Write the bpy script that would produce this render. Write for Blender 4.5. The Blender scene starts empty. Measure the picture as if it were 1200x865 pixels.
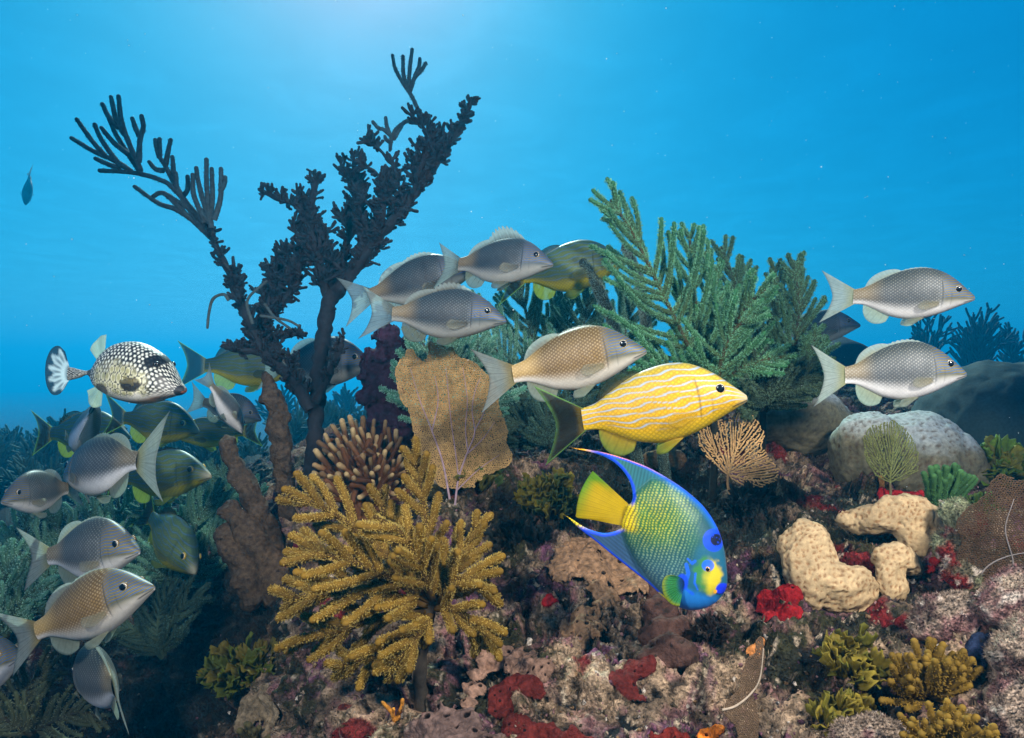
import bpy, math, random
import numpy as np
from mathutils import Vector, Matrix, Quaternion
from mathutils.geometry import delaunay_2d_cdt
from mathutils.bvhtree import BVHTree

random.seed(7)
RNG = np.random.default_rng(11)
scene = bpy.context.scene
COL = scene.collection
R = math.radians

# ------------------------------------------------------------------ camera, sky, sun, strobes, exposure
FPX = 800.0                                   # focal length in photo pixels (1200 wide)
cam_d = bpy.data.cameras.new("camera")
cam_d.sensor_width = 36.0
cam_d.lens = 36.0 * FPX / 1200.0
cam_d.clip_start = 0.02
cam_d.clip_end = 400.0
cam = bpy.data.objects.new("camera", cam_d)
COL.objects.link(cam)
cam.rotation_euler = (R(90), 0, 0)
scene.camera = cam

SKY_RGB = ((66.0, 2.8), (10.9, 0.70), (10.7, 0.42))      # gain, contrast per channel
SUN_EL, SUN_AZ = 40.0, -13.0                  # behind the reef, slightly to the left
sun_vec = Vector((math.sin(R(SUN_AZ)) * math.cos(R(SUN_EL)), math.cos(R(SUN_AZ)) * math.cos(R(SUN_EL)), math.sin(R(SUN_EL))))
world = bpy.data.worlds.new("World")
scene.world = world
world.use_nodes = True
wn, wl = world.node_tree.nodes, world.node_tree.links
wn.clear()
w_out = wn.new("ShaderNodeOutputWorld")
w_bg = wn.new("ShaderNodeBackground")
w_sky = wn.new("ShaderNodeTexSky")
w_sky.sky_type = 'NISHITA'
w_sky.sun_disc = False
w_sky.sun_elevation = R(SUN_EL)
w_sky.sun_rotation = R(SUN_AZ)
w_sky.air_density = 1.0
w_sky.dust_density = 1.5
w_sky.ozone_density = 2.0
w_sep = wn.new("ShaderNodeSeparateColor")
w_com = wn.new("ShaderNodeCombineColor")
wl.new(w_sky.outputs[0], w_sep.inputs[0])
for ch, (gain, power) in enumerate(SKY_RGB):                # sea water above takes most red, little blue, from the sky's light
    mu = wn.new("ShaderNodeMath"); mu.operation = 'MULTIPLY'; mu.inputs[1].default_value = 0.02
    pw = wn.new("ShaderNodeMath"); pw.operation = 'POWER'; pw.inputs[1].default_value = power
    ga = wn.new("ShaderNodeMath"); ga.operation = 'MULTIPLY'; ga.inputs[1].default_value = gain
    wl.new(w_sep.outputs[ch], mu.inputs[0]); wl.new(mu.outputs[0], pw.inputs[0]); wl.new(pw.outputs[0], ga.inputs[0])
    wl.new(ga.outputs[0], w_com.inputs[ch])
wl.new(w_com.outputs[0], w_bg.inputs[0])
w_bg.inputs[1].default_value = 0.10
wl.new(w_bg.outputs[0], w_out.inputs[0])

sun_d = bpy.data.lights.new("sun", 'SUN')
sun_d.energy = 5.0
sun_d.angle = R(0.5)
sun_d.color = (0.72, 1.0, 0.93)
sun = bpy.data.objects.new("sun", sun_d)
COL.objects.link(sun)
sun.rotation_euler = (-sun_vec).to_track_quat('-Z', 'Y').to_euler()

def strobe(name, loc, aim, energy, size, blend=0.7):
    """One of the two flashes on the photographer's arms, whose light the photo shows on the near reef and fish."""
    d = bpy.data.lights.new(name, 'SPOT')
    d.energy = energy
    d.spot_size = R(size)
    d.spot_blend = blend
    d.shadow_soft_size = 0.07
    d.color = (1.0, 0.97, 0.92)
    o = bpy.data.objects.new(name, d)
    COL.objects.link(o)
    o.location = loc
    o.rotation_euler = (Vector(aim) - Vector(loc)).to_track_quat('-Z', 'Y').to_euler()
strobe("strobe", (0.78, 0.02, 0.62), (0.26, 1.12, -0.16), 104, 86)
strobe("strobe.001", (-0.70, 0.0, 0.50), (-0.16, 1.15, -0.20), 64, 88)

vs = scene.view_settings
vs.view_transform = 'Standard'
vs.look = 'None'
vs.exposure = 0.5
vs.gamma = 1.0
cy = scene.cycles
cy.use_denoising = True
cy.max_bounces = 6
cy.diffuse_bounces = 2
cy.glossy_bounces = 2
cy.transmission_bounces = 3
cy.volume_bounces = 1
cy.transparent_max_bounces = 12
cy.sample_clamp_indirect = 4.0
cy.sample_clamp_direct = 20.0
# ------------------------------------------------------------------ helpers
def P(px, py, Y):
    """photo pixel + distance in metres -> world point"""
    return np.array([(px - 600.0) / FPX * Y, Y, (432.5 - py) / FPX * Y])

def hash3(ix, iy, iz, seed=0):
    n = (ix * 374761393 + iy * 668265263 + iz * 2147483647 + seed * 974634777) & 0xFFFFFFFF
    n = ((n ^ (n >> 13)) * 1274126177) & 0xFFFFFFFF
    n = ((n ^ (n >> 16)) * 2246822519) & 0xFFFFFFFF
    return ((n ^ (n >> 15)) & 0xFFFF) / 65535.0

def vnoise(p, seed=0):
    p = np.asarray(p, float)
    i = np.floor(p).astype(np.int64)
    f = p - i
    u = f * f * f * (f * (f * 6 - 15) + 10)
    r = 0
    for dx in (0, 1):
        for dy in (0, 1):
            for dz in (0, 1):
                w = (u[..., 0] if dx else 1 - u[..., 0]) * (u[..., 1] if dy else 1 - u[..., 1]) * (u[..., 2] if dz else 1 - u[..., 2])
                r = r + w * hash3(i[..., 0] + dx, i[..., 1] + dy, i[..., 2] + dz, seed)
    return r * 2 - 1

def fbm(p, octv=4, gain=0.5, seed=0):
    p = np.asarray(p, float)
    a, s, r = 1.0, 0.0, 0
    for o in range(octv):
        r = r + a * vnoise(p * (2.03 ** o) + 17.3 * o, seed + o)
        s += a
        a *= gain
    return r / s

def worley(p, seed=0, two=False, jit=1.0):
    p = np.asarray(p, float)
    i = np.floor(p).astype(np.int64)
    f = p - i
    d1 = np.full(p.shape[:-1], 9.0)
    d2 = d1.copy()
    for dx in (-1, 0, 1):
        for dy in (-1, 0, 1):
            for dz in (-1, 0, 1):
                a, b, c = i[..., 0] + dx, i[..., 1] + dy, i[..., 2] + dz
                ox = dx + .5 + jit * (hash3(a, b, c, seed + 1) - .5) - f[..., 0]
                oy = dy + .5 + jit * (hash3(a, b, c, seed + 2) - .5) - f[..., 1]
                oz = dz + .5 + jit * (hash3(a, b, c, seed + 3) - .5) - f[..., 2]
                d = np.sqrt(ox * ox + oy * oy + oz * oz)
                m = d < d1
                d2 = np.where(m, d1, np.minimum(d2, d))
                d1 = np.where(m, d, d1)
    return (d1, d2) if two else d1

def sstep(a, b, x):
    t = np.clip((np.asarray(x, float) - a) / (b - a), 0, 1)
    return t * t * (3 - 2 * t)

def mixc(a, b, t):
    t = np.asarray(t)[..., None]
    return np.asarray(a) * (1 - t) + np.asarray(b) * t

class MB:
    """collects geometry (with a colour per vertex) and links it as ONE mesh object"""
    def __init__(self):
        self.v, self.c, self.f, self.n = [], [], {3: [], 4: []}, 0
    def add(self, v, f, c=None):
        v = np.asarray(v, float).reshape(-1, 3)
        f = np.asarray(f, np.int64)
        if len(v) == 0 or len(f) == 0:
            return
        if c is None:
            c = (1, 1, 1)
        c = np.broadcast_to(np.asarray(c, float), (len(v), 3))
        self.v.append(v); self.c.append(c)
        self.f[f.shape[1]].append(f + self.n)
        self.n += len(v)
    def mesh(self, name, origin=(0, 0, 0), smooth=True):
        v = np.concatenate(self.v) - np.asarray(origin, float)
        c = np.concatenate(self.c)
        me = bpy.data.meshes.new(name)
        t = np.concatenate(self.f[3]) if self.f[3] else np.zeros((0, 3), np.int64)
        q = np.concatenate(self.f[4]) if self.f[4] else np.zeros((0, 4), np.int64)
        me.vertices.add(len(v))
        me.vertices.foreach_set("co", v.astype(np.float32).ravel())
        loops = np.concatenate([t.ravel(), q.ravel()]).astype(np.int32)
        me.loops.add(len(loops))
        me.loops.foreach_set("vertex_index", loops)
        nf = len(t) + len(q)
        me.polygons.add(nf)
        st = np.concatenate([np.arange(len(t)) * 3, len(t) * 3 + np.arange(len(q)) * 4]).astype(np.int32)
        me.polygons.foreach_set("loop_start", st)
        me.polygons.foreach_set("use_smooth", np.full(nf, smooth))
        at = me.attributes.new("Col", 'FLOAT_COLOR', 'POINT')
        at.data.foreach_set("color", np.c_[c, np.ones(len(c))].astype(np.float32).ravel())
        me.update(calc_edges=True)
        me.validate()
        return me
    def build(self, name, material, parent=None, smooth=True):
        org = np.array(parent.location) if parent is not None and parent.type == 'EMPTY' else np.zeros(3)
        if parent is not None and parent.type != 'EMPTY':
            org = np.array(parent.parent.location) if parent.parent else np.array(parent.location)
        me = self.mesh(name, org, smooth)
        me.materials.append(material)
        return link(name, me, parent)

def link(name, me, parent=None):
    o = bpy.data.objects.new(name, me)
    COL.objects.link(o)
    o.parent = parent
    return o

def tag(o, label=None, cat=None, group=None, kind=None):
    for k, x in (("label", label), ("category", cat), ("group", group), ("kind", kind)):
        if x:
            o[k] = x
    return o

def thing(name, loc, label, cat, group=None):
    o = bpy.data.objects.new(name, None)
    COL.objects.link(o)
    o.empty_display_size = 0.05
    o.location = [float(x) for x in loc]
    return tag(o, label, cat, group)

def solo(mb, name, material, label, cat, group=None, kind=None, smooth=True):
    """a thing that is one mesh: its origin goes to its own lowest centre"""
    v = np.concatenate(mb.v)
    org = np.array([v[:, 0].mean(), v[:, 1].mean(), v[:, 2].min()])
    me = mb.mesh(name, org, smooth)
    me.materials.append(material)
    o = link(name, me)
    o.location = org
    return tag(o, label, cat, group, kind)

def catmull(pts, n):
    pts = np.asarray(pts, float)
    if len(pts) < 3:
        t = np.linspace(0, 1, n)[:, None]
        return pts[0] * (1 - t) + pts[-1] * t
    p = np.vstack([2 * pts[0] - pts[1], pts, 2 * pts[-1] - pts[-2]])
    d = np.r_[0, np.cumsum(np.linalg.norm(np.diff(pts, axis=0), axis=1))]
    s = np.linspace(0, d[-1], n)
    k = np.clip(np.searchsorted(d, s, side='right') - 1, 0, len(pts) - 2)
    t = ((s - d[k]) / np.maximum(d[k + 1] - d[k], 1e-9))[:, None]
    p0, p1, p2, p3 = p[k], p[k + 1], p[k + 2], p[k + 3]
    return 0.5 * (2 * p1 + (p2 - p0) * t + (2 * p0 - 5 * p1 + 4 * p2 - p3) * t ** 2 + (3 * p1 - p0 - 3 * p2 + p3) * t ** 3)

def unit(v):
    v = np.asarray(v, float)
    return v / np.maximum(np.linalg.norm(v, axis=-1, keepdims=True), 1e-12)

def frames(path):
    t = unit(np.gradient(path, axis=0))
    a = np.array([0.31, 0.17, 0.93])
    if abs(t[0] @ a) > 0.9:
        a = np.array([1.0, 0.1, 0.0])
    n = np.zeros_like(path)
    x = unit(a - t[0] * (a @ t[0]))
    for i in range(len(path)):
        x = unit(x - t[i] * (x @ t[i]))
        n[i] = x
    return t, n, np.cross(t, n)

def tube(mb, path, rad, sides=6, col=None, cap=True, lump=0.0, lscale=60.0):
    """tapered tube with a rounded tip; col may be one colour or one per path point"""
    path = np.asarray(path, float)
    m = len(path)
    rad = np.broadcast_to(np.asarray(rad, float), (m,)).copy()
    t, n, b = frames(path)
    cc = np.broadcast_to(np.asarray((1, 1, 1) if col is None else col, float), (m, 3))
    if cap:
        ex = [0.5, 0.85, 1.0]
        rr = [0.87, 0.5, 0.06]
        path = np.vstack([path] + [path[-1] + t[-1] * rad[m - 1] * e for e in ex])
        rad = np.r_[rad, [rad[m - 1] * r for r in rr]]
        t, n, b = (np.vstack([q, np.repeat(q[-1:], 3, 0)]) for q in (t, n, b))
        cc = np.vstack([cc, np.repeat(cc[-1:], 3, 0)])
        m += 3
    th = np.arange(sides) / sides * 2 * np.pi
    rg = n[:, None, :] * np.cos(th)[None, :, None] + b[:, None, :] * np.sin(th)[None, :, None]
    rr = rad[:, None, None]
    if lump:
        q = path[:, None, :] + rg * rr
        rr = rr * (1 + lump * vnoise(q * lscale))[..., None]
    v = (path[:, None, :] + rg * rr).reshape(-1, 3)
    i = np.arange(m - 1)[:, None] * sides
    j = np.arange(sides)[None, :]
    j2 = (j + 1) % sides
    f = np.stack([i + j, i + j2, i + sides + j2, i + sides + j], -1).reshape(-1, 4)
    mb.add(v, f, np.repeat(cc, sides, 0))

def spikes(mb, path, rad, density, length, width, col, jitter=0.35, lean=0.5):
    """many small polyps standing on a branch, all in one go"""
    path = np.asarray(path, float)
    d = np.r_[0, np.cumsum(np.linalg.norm(np.diff(path, axis=0), axis=1))]
    k = int(d[-1] * density)
    if k < 1:
        return
    t, n, b = frames(path)
    s = RNG.uniform(0.02, 1.0, k) * d[-1]
    rad = np.broadcast_to(np.asarray(rad, float), (len(path),))
    I = lambda a: np.stack([np.interp(s, d, a[:, q]) for q in range(3)], -1)
    p, tt, nn, bb = I(path), unit(I(t)), unit(I(n)), unit(I(b))
    r = np.interp(s, d, rad)
    th = RNG.uniform(0, 2 * np.pi, k)
    o = nn * np.cos(th)[:, None] + bb * np.sin(th)[:, None]
    dr = unit(o + tt * (lean + RNG.normal(0, jitter, k))[:, None] + RNG.normal(0, jitter * 0.6, (k, 3)))
    L = length * RNG.uniform(0.6, 1.25, k)[:, None]
    base = p + o * (r * 0.85)[:, None]
    u = unit(np.cross(dr, tt + 1e-3))
    w = np.cross(dr, u)
    W = width
    v = np.stack([base + u * W, base - u * W * 0.5 + w * W * 0.87, base - u * W * 0.5 - w * W * 0.87,
                  base + dr * L * 0.75 + u * W * 0.8, base + dr * L * 0.75 - u * W * 0.4 + w * W * 0.7, base + dr * L * 0.75 - u * W * 0.4 - w * W * 0.7,
                  base + dr * L], 1)
    q = np.arange(k)[:, None] * 7
    quads = np.concatenate([q + np.array([[a, b2, b2 + 3, a + 3]]) for a, b2 in ((0, 1), (1, 2), (2, 0))])
    tris = np.concatenate([q + np.array([[a, b2, 6]]) for a, b2 in ((3, 4), (4, 5), (5, 3))])
    c = np.broadcast_to(np.asarray(col, float), (k, 3))
    c = c * RNG.uniform(0.8, 1.2, (k, 1))
    c7 = np.repeat(c, 7, 0)
    base_n = mb.n
    mb.add(v.reshape(-1, 3), quads, c7)
    mb.f[3].append(tris + base_n)

_ico = {}
def icos(sub):
    if sub not in _ico:
        import bmesh
        bm = bmesh.new()
        bmesh.ops.create_icosphere(bm, subdivisions=sub, radius=1.0)
        _ico[sub] = (np.array([v.co[:] for v in bm.verts]), np.array([[v.index for v in f.verts] for f in bm.faces]))
        bm.free()
    return _ico[sub]

def blob(mb, c, r, sub=4, amp=0.15, scale=3.0, col=(1, 1, 1), seed=0, octv=3, rot=None, cfun=None):
    """noise-displaced ellipsoid; scale counts lumps across the blob"""
    v, f = icos(sub)
    r = np.broadcast_to(np.asarray(r, float), (3,))
    d = 1 + amp * fbm(v * scale * 0.5 + seed * 7.1, octv, 0.5, seed)
    w = v * r * d[:, None]
    if rot is not None:
        w = w @ np.array(rot).T
    w = w + np.asarray(c, float)
    mb.add(w, f, col if cfun is None else cfun(w, v))

def merged(spheres, voxel, name="m", smooth=4):
    """smooth union of ellipsoids (voxel remesh); returns verts, faces"""
    mb = MB()
    for c, r in spheres:
        blob(mb, c, r, 3, 0.0)
    me = mb.mesh(name)
    o = bpy.data.objects.new(name, me)
    COL.objects.link(o)
    m = o.modifiers.new("r", 'REMESH')
    m.mode = 'VOXEL'
    m.voxel_size = voxel
    s = o.modifiers.new("s", 'SMOOTH')
    s.iterations = smooth
    s.factor = 0.6
    dg = bpy.context.evaluated_depsgraph_get()
    e = o.evaluated_get(dg)
    m2 = bpy.data.meshes.new_from_object(e)
    n = len(m2.vertices)
    v = np.empty(n * 3); m2.vertices.foreach_get("co", v); v = v.reshape(-1, 3)
    k = len(m2.polygons)
    li = np.empty(len(m2.loops), np.int32); m2.loops.foreach_get("vertex_index", li)
    ls = np.empty(k, np.int32); m2.polygons.foreach_get("loop_start", ls)
    lt = np.empty(k, np.int32); m2.polygons.foreach_get("loop_total", lt)
    q = ls[lt == 4]
    f = li[q[:, None] + np.arange(4)]
    bpy.data.objects.remove(o)
    bpy.data.meshes.remove(me); bpy.data.meshes.remove(m2)
    return v, f

def vnormals(v, f):
    a, b, c = v[f[:, 0]], v[f[:, 1]], v[f[:, 2]]
    fn = np.cross(b - a, c - a)
    n = np.zeros_like(v)
    for k in range(f.shape[1]):
        np.add.at(n, f[:, k], fn)
    return unit(n)

# ------------------------------------------------------------------ materials
def node(nt, t, **kw):
    n = nt.nodes.new(t)
    for k, x in kw.items():
        setattr(n, k, x)
    return n

def rgb_mix(nt, a, b, f, mode='MIX'):
    m = node(nt, "ShaderNodeMix", data_type='RGBA', blend_type=mode)
    for i, x in ((0, f), (6, a), (7, b)):
        if hasattr(x, "links"):
            nt.links.new(x, m.inputs[i])
        elif i == 0:
            m.inputs[0].default_value = x
        else:
            m.inputs[i].default_value = (*x, 1)
    return m.outputs[2]

def ramp(nt, src, stops, interp='LINEAR'):
    r = node(nt, "ShaderNodeValToRGB")
    r.color_ramp.interpolation = interp
    e = r.color_ramp.elements
    while len(e) > 1:
        e.remove(e[-1])
    for i, (p, c) in enumerate(stops):
        x = e[0] if i == 0 else e.new(p)
        x.position = p
        x.color = (*(c if hasattr(c, "__len__") else (c, c, c)), 1)
    nt.links.new(src, r.inputs[0])
    return r.outputs[0]

def tex_noise(nt, co, scale, detail=4, rough=0.55, dist=0.0):
    n = node(nt, "ShaderNodeTexNoise")
    n.inputs["Scale"].default_value = scale
    n.inputs["Detail"].default_value = detail
    n.inputs["Roughness"].default_value = rough
    n.inputs["Distortion"].default_value = dist
    nt.links.new(co, n.inputs["Vector"])
    return n.outputs[0]

def tex_voro(nt, co, scale, feature='F1', rnd=1.0):
    n = node(nt, "ShaderNodeTexVoronoi", feature=feature)
    n.inputs["Scale"].default_value = scale
    n.inputs["Randomness"].default_value = rnd
    nt.links.new(co, n.inputs["Vector"])
    return n.outputs[0]

def new_mat(name):
    m = bpy.data.materials.new(name)
    m.use_nodes = True
    nt = m.node_tree
    nt.nodes.clear()
    out = node(nt, "ShaderNodeOutputMaterial")
    geo = node(nt, "ShaderNodeTexCoord").outputs["Object"]
    return m, nt, out, geo

def finish(nt, out, color, rough=0.7, bump=None, bstr=0.5, bdist=0.004, transl=0.0, tcol=None, spec=0.25, sss=0.0, alpha=None):
    p = node(nt, "ShaderNodeBsdfPrincipled")
    if hasattr(color, "links"):
        nt.links.new(color, p.inputs["Base Color"])
    else:
        p.inputs["Base Color"].default_value = (*color, 1)
    if hasattr(rough, "links"):
        nt.links.new(rough, p.inputs["Roughness"])
    else:
        p.inputs["Roughness"].default_value = rough
    p.inputs["Specular IOR Level"].default_value = spec
    bn = None
    if bump is not None:
        b = node(nt, "ShaderNodeBump")
        b.inputs["Strength"].default_value = bstr
        b.inputs["Distance"].default_value = bdist
        nt.links.new(bump, b.inputs["Height"])
        nt.links.new(b.outputs[0], p.inputs["Normal"])
        bn = b.outputs[0]
    sh = p.outputs[0]
    if transl:
        t = node(nt, "ShaderNodeBsdfTranslucent")
        if tcol is not None:
            t.inputs[0].default_value = (*tcol, 1)
        elif hasattr(color, "links"):
            nt.links.new(color, t.inputs[0])
        else:
            t.inputs[0].default_value = (*color, 1)
        m = node(nt, "ShaderNodeMixShader")
        m.inputs[0].default_value = transl
        nt.links.new(sh, m.inputs[1]); nt.links.new(t.outputs[0], m.inputs[2])
        sh = m.outputs[0]
    if alpha is not None:
        t = node(nt, "ShaderNodeBsdfTransparent")
        m = node(nt, "ShaderNodeMixShader")
        if hasattr(alpha, "links"):
            nt.links.new(alpha, m.inputs[0])
        else:
            m.inputs[0].default_value = alpha
        nt.links.new(t.outputs[0], m.inputs[1]); nt.links.new(sh, m.inputs[2])
        sh = m.outputs[0]
    nt.links.new(sh, out.inputs[0])

def mat_attr(name, rough=0.7, nscale=60.0, namp=0.25, bscale=200.0, bstr=0.4, bdist=0.002, transl=0.0, tcol=None, spec=0.25, alpha=None):
    """colour comes from the mesh's own pigment attribute, broken up by noise"""
    m, nt, out, geo = new_mat(name)
    a = node(nt, "ShaderNodeAttribute", attribute_name="Col")
    n = tex_noise(nt, geo, nscale, 4)
    f = ramp(nt, n, [(0.3, 1 - namp), (0.7, 1 + namp)])
    c = rgb_mix(nt, a.outputs[0], f, 1.0, 'MULTIPLY')
    b = tex_noise(nt, geo, bscale, 3)
    finish(nt, out, c, rough, b, bstr, bdist, transl, tcol, spec, alpha=alpha)
    return m
# ------------------------------------------------------------------ haze: the sea water itself
HZ = dict(x0=-150, x1=150, y0=-6, y1=96, z0=-6.0, z1=2.80)
m, nt, out, geo = new_mat("sea_water_volume")
pv = node(nt, "ShaderNodeVolumePrincipled")
pv.inputs["Color"].default_value = (0.003, 0.315, 0.605, 1)
pv.inputs["Density"].default_value = 0.030
pv.inputs["Anisotropy"].default_value = 0.45
nt.links.new(pv.outputs[0], out.inputs[1])
mb = MB()
X, Y_, Z = (HZ['x0'], HZ['x1']), (HZ['y0'], HZ['y1']), (HZ['z0'], HZ['z1'])
bv = np.array([(x, y, z) for x in X for y in Y_ for z in Z])
bf = np.array([(0, 1, 3, 2), (4, 6, 7, 5), (0, 4, 5, 1), (2, 3, 7, 6), (0, 2, 6, 4), (1, 5, 7, 3)])
mb.add(bv, bf)
haze = mb.build("haze", m, smooth=False)
haze["kind"] = "stuff"
haze.display_type = 'WIRE'

# ------------------------------------------------------------------ reef slope (one sheet to beyond sight)
ctrl = [  # photo x, photo y, distance
    (0, 865, 1.55), (160, 865, 1.45), (300, 865, 1.2), (450, 865, .95), (600, 865, .88), (750, 865, .84), (900, 865, .82), (1050, 865, .80), (1200, 865, .76),
    (380, 760, 1.22), (480, 770, 1.05), (600, 740, 1.03), (760, 740, 1.02), (900, 740, .98), (1050, 740, .98), (1180, 720, .92),
    (600, 640, 1.22), (700, 640, 1.2), (780, 620, 1.32), (900, 640, 1.2), (1030, 620, 1.22), (1150, 620, 1.2),
    (520, 590, 1.38), (640, 560, 1.55), (740, 540, 1.68), (860, 560, 1.55), (980, 560, 1.5), (1100, 570, 1.45), (1190, 560, 1.5),
    (430, 580, 1.55), (340, 600, 1.6), (300, 690, 1.55), (230, 780, 1.6), (120, 780, 1.75), (60, 700, 2.2), (200, 660, 2.1),
    (500, 500, 2.0), (700, 470, 2.3), (900, 480, 2.2), (1050, 490, 2.1), (1180, 500, 2.3),
    (30, 590, 3.2), (150, 590, 2.9), (260, 570, 2.6), (360, 520, 2.4), (400, 510, 3.2), (1100, 445, 4.2), (950, 440, 3.6), (700, 465, 3.6),
    (100, 545, 4.6), (0, 540, 5.5),
]
cp = np.array([P(*q) for q in ctrl] + [(-3, .3, -1.5), (0, .3, -.75), (3, .3, -1.1), (-8, 9, -1.6), (0, 9, -1.0), (8, 9, -.8), (-30, 30, -2.5), (0, 30, -2.2), (30, 30, -2.0),
                                       (-60, 80, -3), (0, 80, -3), (60, 80, -3), (-30, 1, -2.5), (30, 1, -2.0), (4, 3, -.5), (-5, 3, -1.3)])
def _phi(r2):
    return 0.5 * r2 * np.log(r2 + 1e-9)
def _warp(xy):          # far things count less in the fit
    r = np.hypot(xy[..., 0], xy[..., 1])[..., None]
    return xy / r * np.log1p(r * 1.5)
_cw = _warp(cp[:, :2])
_n = len(cp)
_A = np.zeros((_n + 3, _n + 3))
_A[:_n, :_n] = _phi(((_cw[:, None] - _cw[None]) ** 2).sum(-1)) + np.eye(_n) * 0.002
_A[:_n, _n] = 1; _A[:_n, _n + 1:] = _cw
_A[_n:, :_n] = _A[:_n, _n:].T
_sol = np.linalg.solve(_A, np.r_[cp[:, 2], 0, 0, 0])
def ground_z(xy):
    xy = np.asarray(xy, float)
    w = _warp(xy)
    sh = w.shape[:-1]
    w = w.reshape(-1, 2)
    o = np.empty(len(w))
    for i in range(0, len(w), 20000):
        q = w[i:i + 20000]
        o[i:i + 20000] = _phi(((q[:, None] - _cw[None]) ** 2).sum(-1)) @ _sol[:_n] + _sol[_n] + q @ _sol[_n + 1:]
    return o.reshape(sh)

NS = 1040
tt = np.r_[np.linspace(0, 1, 60, endpoint=False) * .3 + .4, .7 * np.exp(np.linspace(0, np.log(3.0 / .7), 640, endpoint=False)), 3.0 * np.exp(np.linspace(0, np.log(90 / 3.0), 90))]
ss = np.linspace(-1.25, 1.25, NS)
gx, gy = ss[None, :] * (tt[:, None] + .12), np.repeat(tt[:, None], NS, 1)
gz = ground_z(np.stack([gx, gy], -1))
g = np.stack([gx, gy, gz], -1)
du, dv = np.gradient(g, axis=1), np.gradient(g, axis=0)
gn = unit(np.cross(du, dv))
far = sstep(60, 8, gy)
far = np.clip(1.6 / np.maximum(gy, 1.6), 0.15, 1)
a1 = fbm(g * 3.2, 4, .5, 3)
a2 = fbm(g * 11, 4, .55, 5)
w1, w2 = worley(g * 17 + 0.35 * a2[..., None] * 3, 9, True)
w3 = worley(g * 46, 21); w4 = worley(g * 105, 23)
a4 = fbm(g * 60, 3, .6, 8)
pit = sstep(.25, .5, fbm(g * 26, 3, .5, 31))
k1, k2 = worley(g * 6.5 + .5 * a2[..., None], 61, True)
disp = .075 * a1 + .030 * a2 + .026 * (sstep(0, .6, k2 - k1) - .7) + .014 * (sstep(0, .6, w2 - w1) - .6) - .010 * (w3 - .5) + .006 * a4 - .006 * (w4 - .5) - .018 * pit - .007 * sstep(.2, .5, fbm(g * 55, 2, .5, 33))
disp = disp * np.clip(gy * 1.0, .6, 1.0) * np.clip(2.2 / gy, .5, 1)
g2 = g + gn * disp[..., None]
# pigments of the rock and of what grows on it, with shaded crevices painted dark
pale = np.array((.40, .27, .165)); pink = np.array((.34, .155, .145)); mauve = np.array((.20, .075, .125)); turf = np.array((.042, .040, .018)); dark = np.array((.012, .014, .015)); red = np.array((.16, .012, .014))
n1 = fbm(g * 7, 4, .55, 41); n2 = fbm(g * 23, 4, .6, 43); n3 = fbm(g * 70, 3, .65, 47); n4 = fbm(g * 15, 3, .5, 51)
n0 = fbm(g * 4.2, 3, .55, 91)
col = mixc(pale, pink, sstep(-.15, .35, n2 + .4 * n1))
col = mixc(col, np.array((.115, .070, .036)), sstep(.12, .30, n0 + .25 * n2) * .75)
col = mixc(col, mauve, sstep(.05, .35, n4 + .45 * n3))
col = mixc(col, turf, sstep(.10, .42, n1 + .55 * n3 + .2))
col = mixc(col, dark, np.clip(.55 * sstep(.22, .05, k2 - k1) + .95 * pit + .8 * sstep(.2, .5, fbm(g * 55, 2, .5, 33)) + sstep(.1, .4, n2 * .5 + n3 * .8 - .12) * .8, 0, 1))  # shade painted into crevices and pits, plus random dark patches
col = mixc(col, red, sstep(.42, .47, fbm(g * 9, 3, .5, 77)) * .9)
col = mixc(col, (.52, .40, .27), sstep(.2, .42, n3 + .3 * n2 - .12) * .8)
# near-black colour and denser turf in the hollow behind the angelfish and the left gully
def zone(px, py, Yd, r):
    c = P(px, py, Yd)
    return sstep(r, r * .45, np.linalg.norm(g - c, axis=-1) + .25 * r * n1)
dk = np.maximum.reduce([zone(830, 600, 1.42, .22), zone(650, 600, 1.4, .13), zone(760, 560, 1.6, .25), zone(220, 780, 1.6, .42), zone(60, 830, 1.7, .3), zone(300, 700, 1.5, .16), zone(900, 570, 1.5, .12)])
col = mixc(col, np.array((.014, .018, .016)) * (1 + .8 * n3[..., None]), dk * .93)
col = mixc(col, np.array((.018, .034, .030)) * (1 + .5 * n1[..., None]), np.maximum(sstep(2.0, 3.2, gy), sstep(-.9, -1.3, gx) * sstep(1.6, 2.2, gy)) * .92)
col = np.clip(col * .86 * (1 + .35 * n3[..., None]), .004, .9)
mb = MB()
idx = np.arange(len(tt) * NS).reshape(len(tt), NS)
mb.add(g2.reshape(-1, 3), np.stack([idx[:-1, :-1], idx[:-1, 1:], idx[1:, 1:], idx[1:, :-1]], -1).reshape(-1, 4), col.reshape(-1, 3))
m, nt, out, geo = new_mat("reef_rock")
at_ = node(nt, "ShaderNodeAttribute", attribute_name="Col").outputs[0]
nA, nB, vA, vB = tex_noise(nt, geo, 190, 6, .7), tex_noise(nt, geo, 75, 5, .65, .6), tex_voro(nt, geo, 150), tex_voro(nt, geo, 310)
c_ = rgb_mix(nt, at_, ramp(nt, nA, [(.32, .38), (.5, .95), (.68, 1.55)]), 1.0, 'MULTIPLY')
c_ = rgb_mix(nt, c_, ramp(nt, nB, [(.36, .35), (.52, 1.05), (.68, 1.35)]), .8, 'MULTIPLY')
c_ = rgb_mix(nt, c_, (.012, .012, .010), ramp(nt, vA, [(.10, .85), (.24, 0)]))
hi_ = node(nt, "ShaderNodeMath", operation='MULTIPLY_ADD'); nt.links.new(vA, hi_.inputs[0]); hi_.inputs[1].default_value = 1.2; nt.links.new(nA, hi_.inputs[2])
h2_ = node(nt, "ShaderNodeMath", operation='MULTIPLY_ADD'); nt.links.new(vB, h2_.inputs[0]); h2_.inputs[1].default_value = .5; nt.links.new(hi_.outputs[0], h2_.inputs[2])
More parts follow.
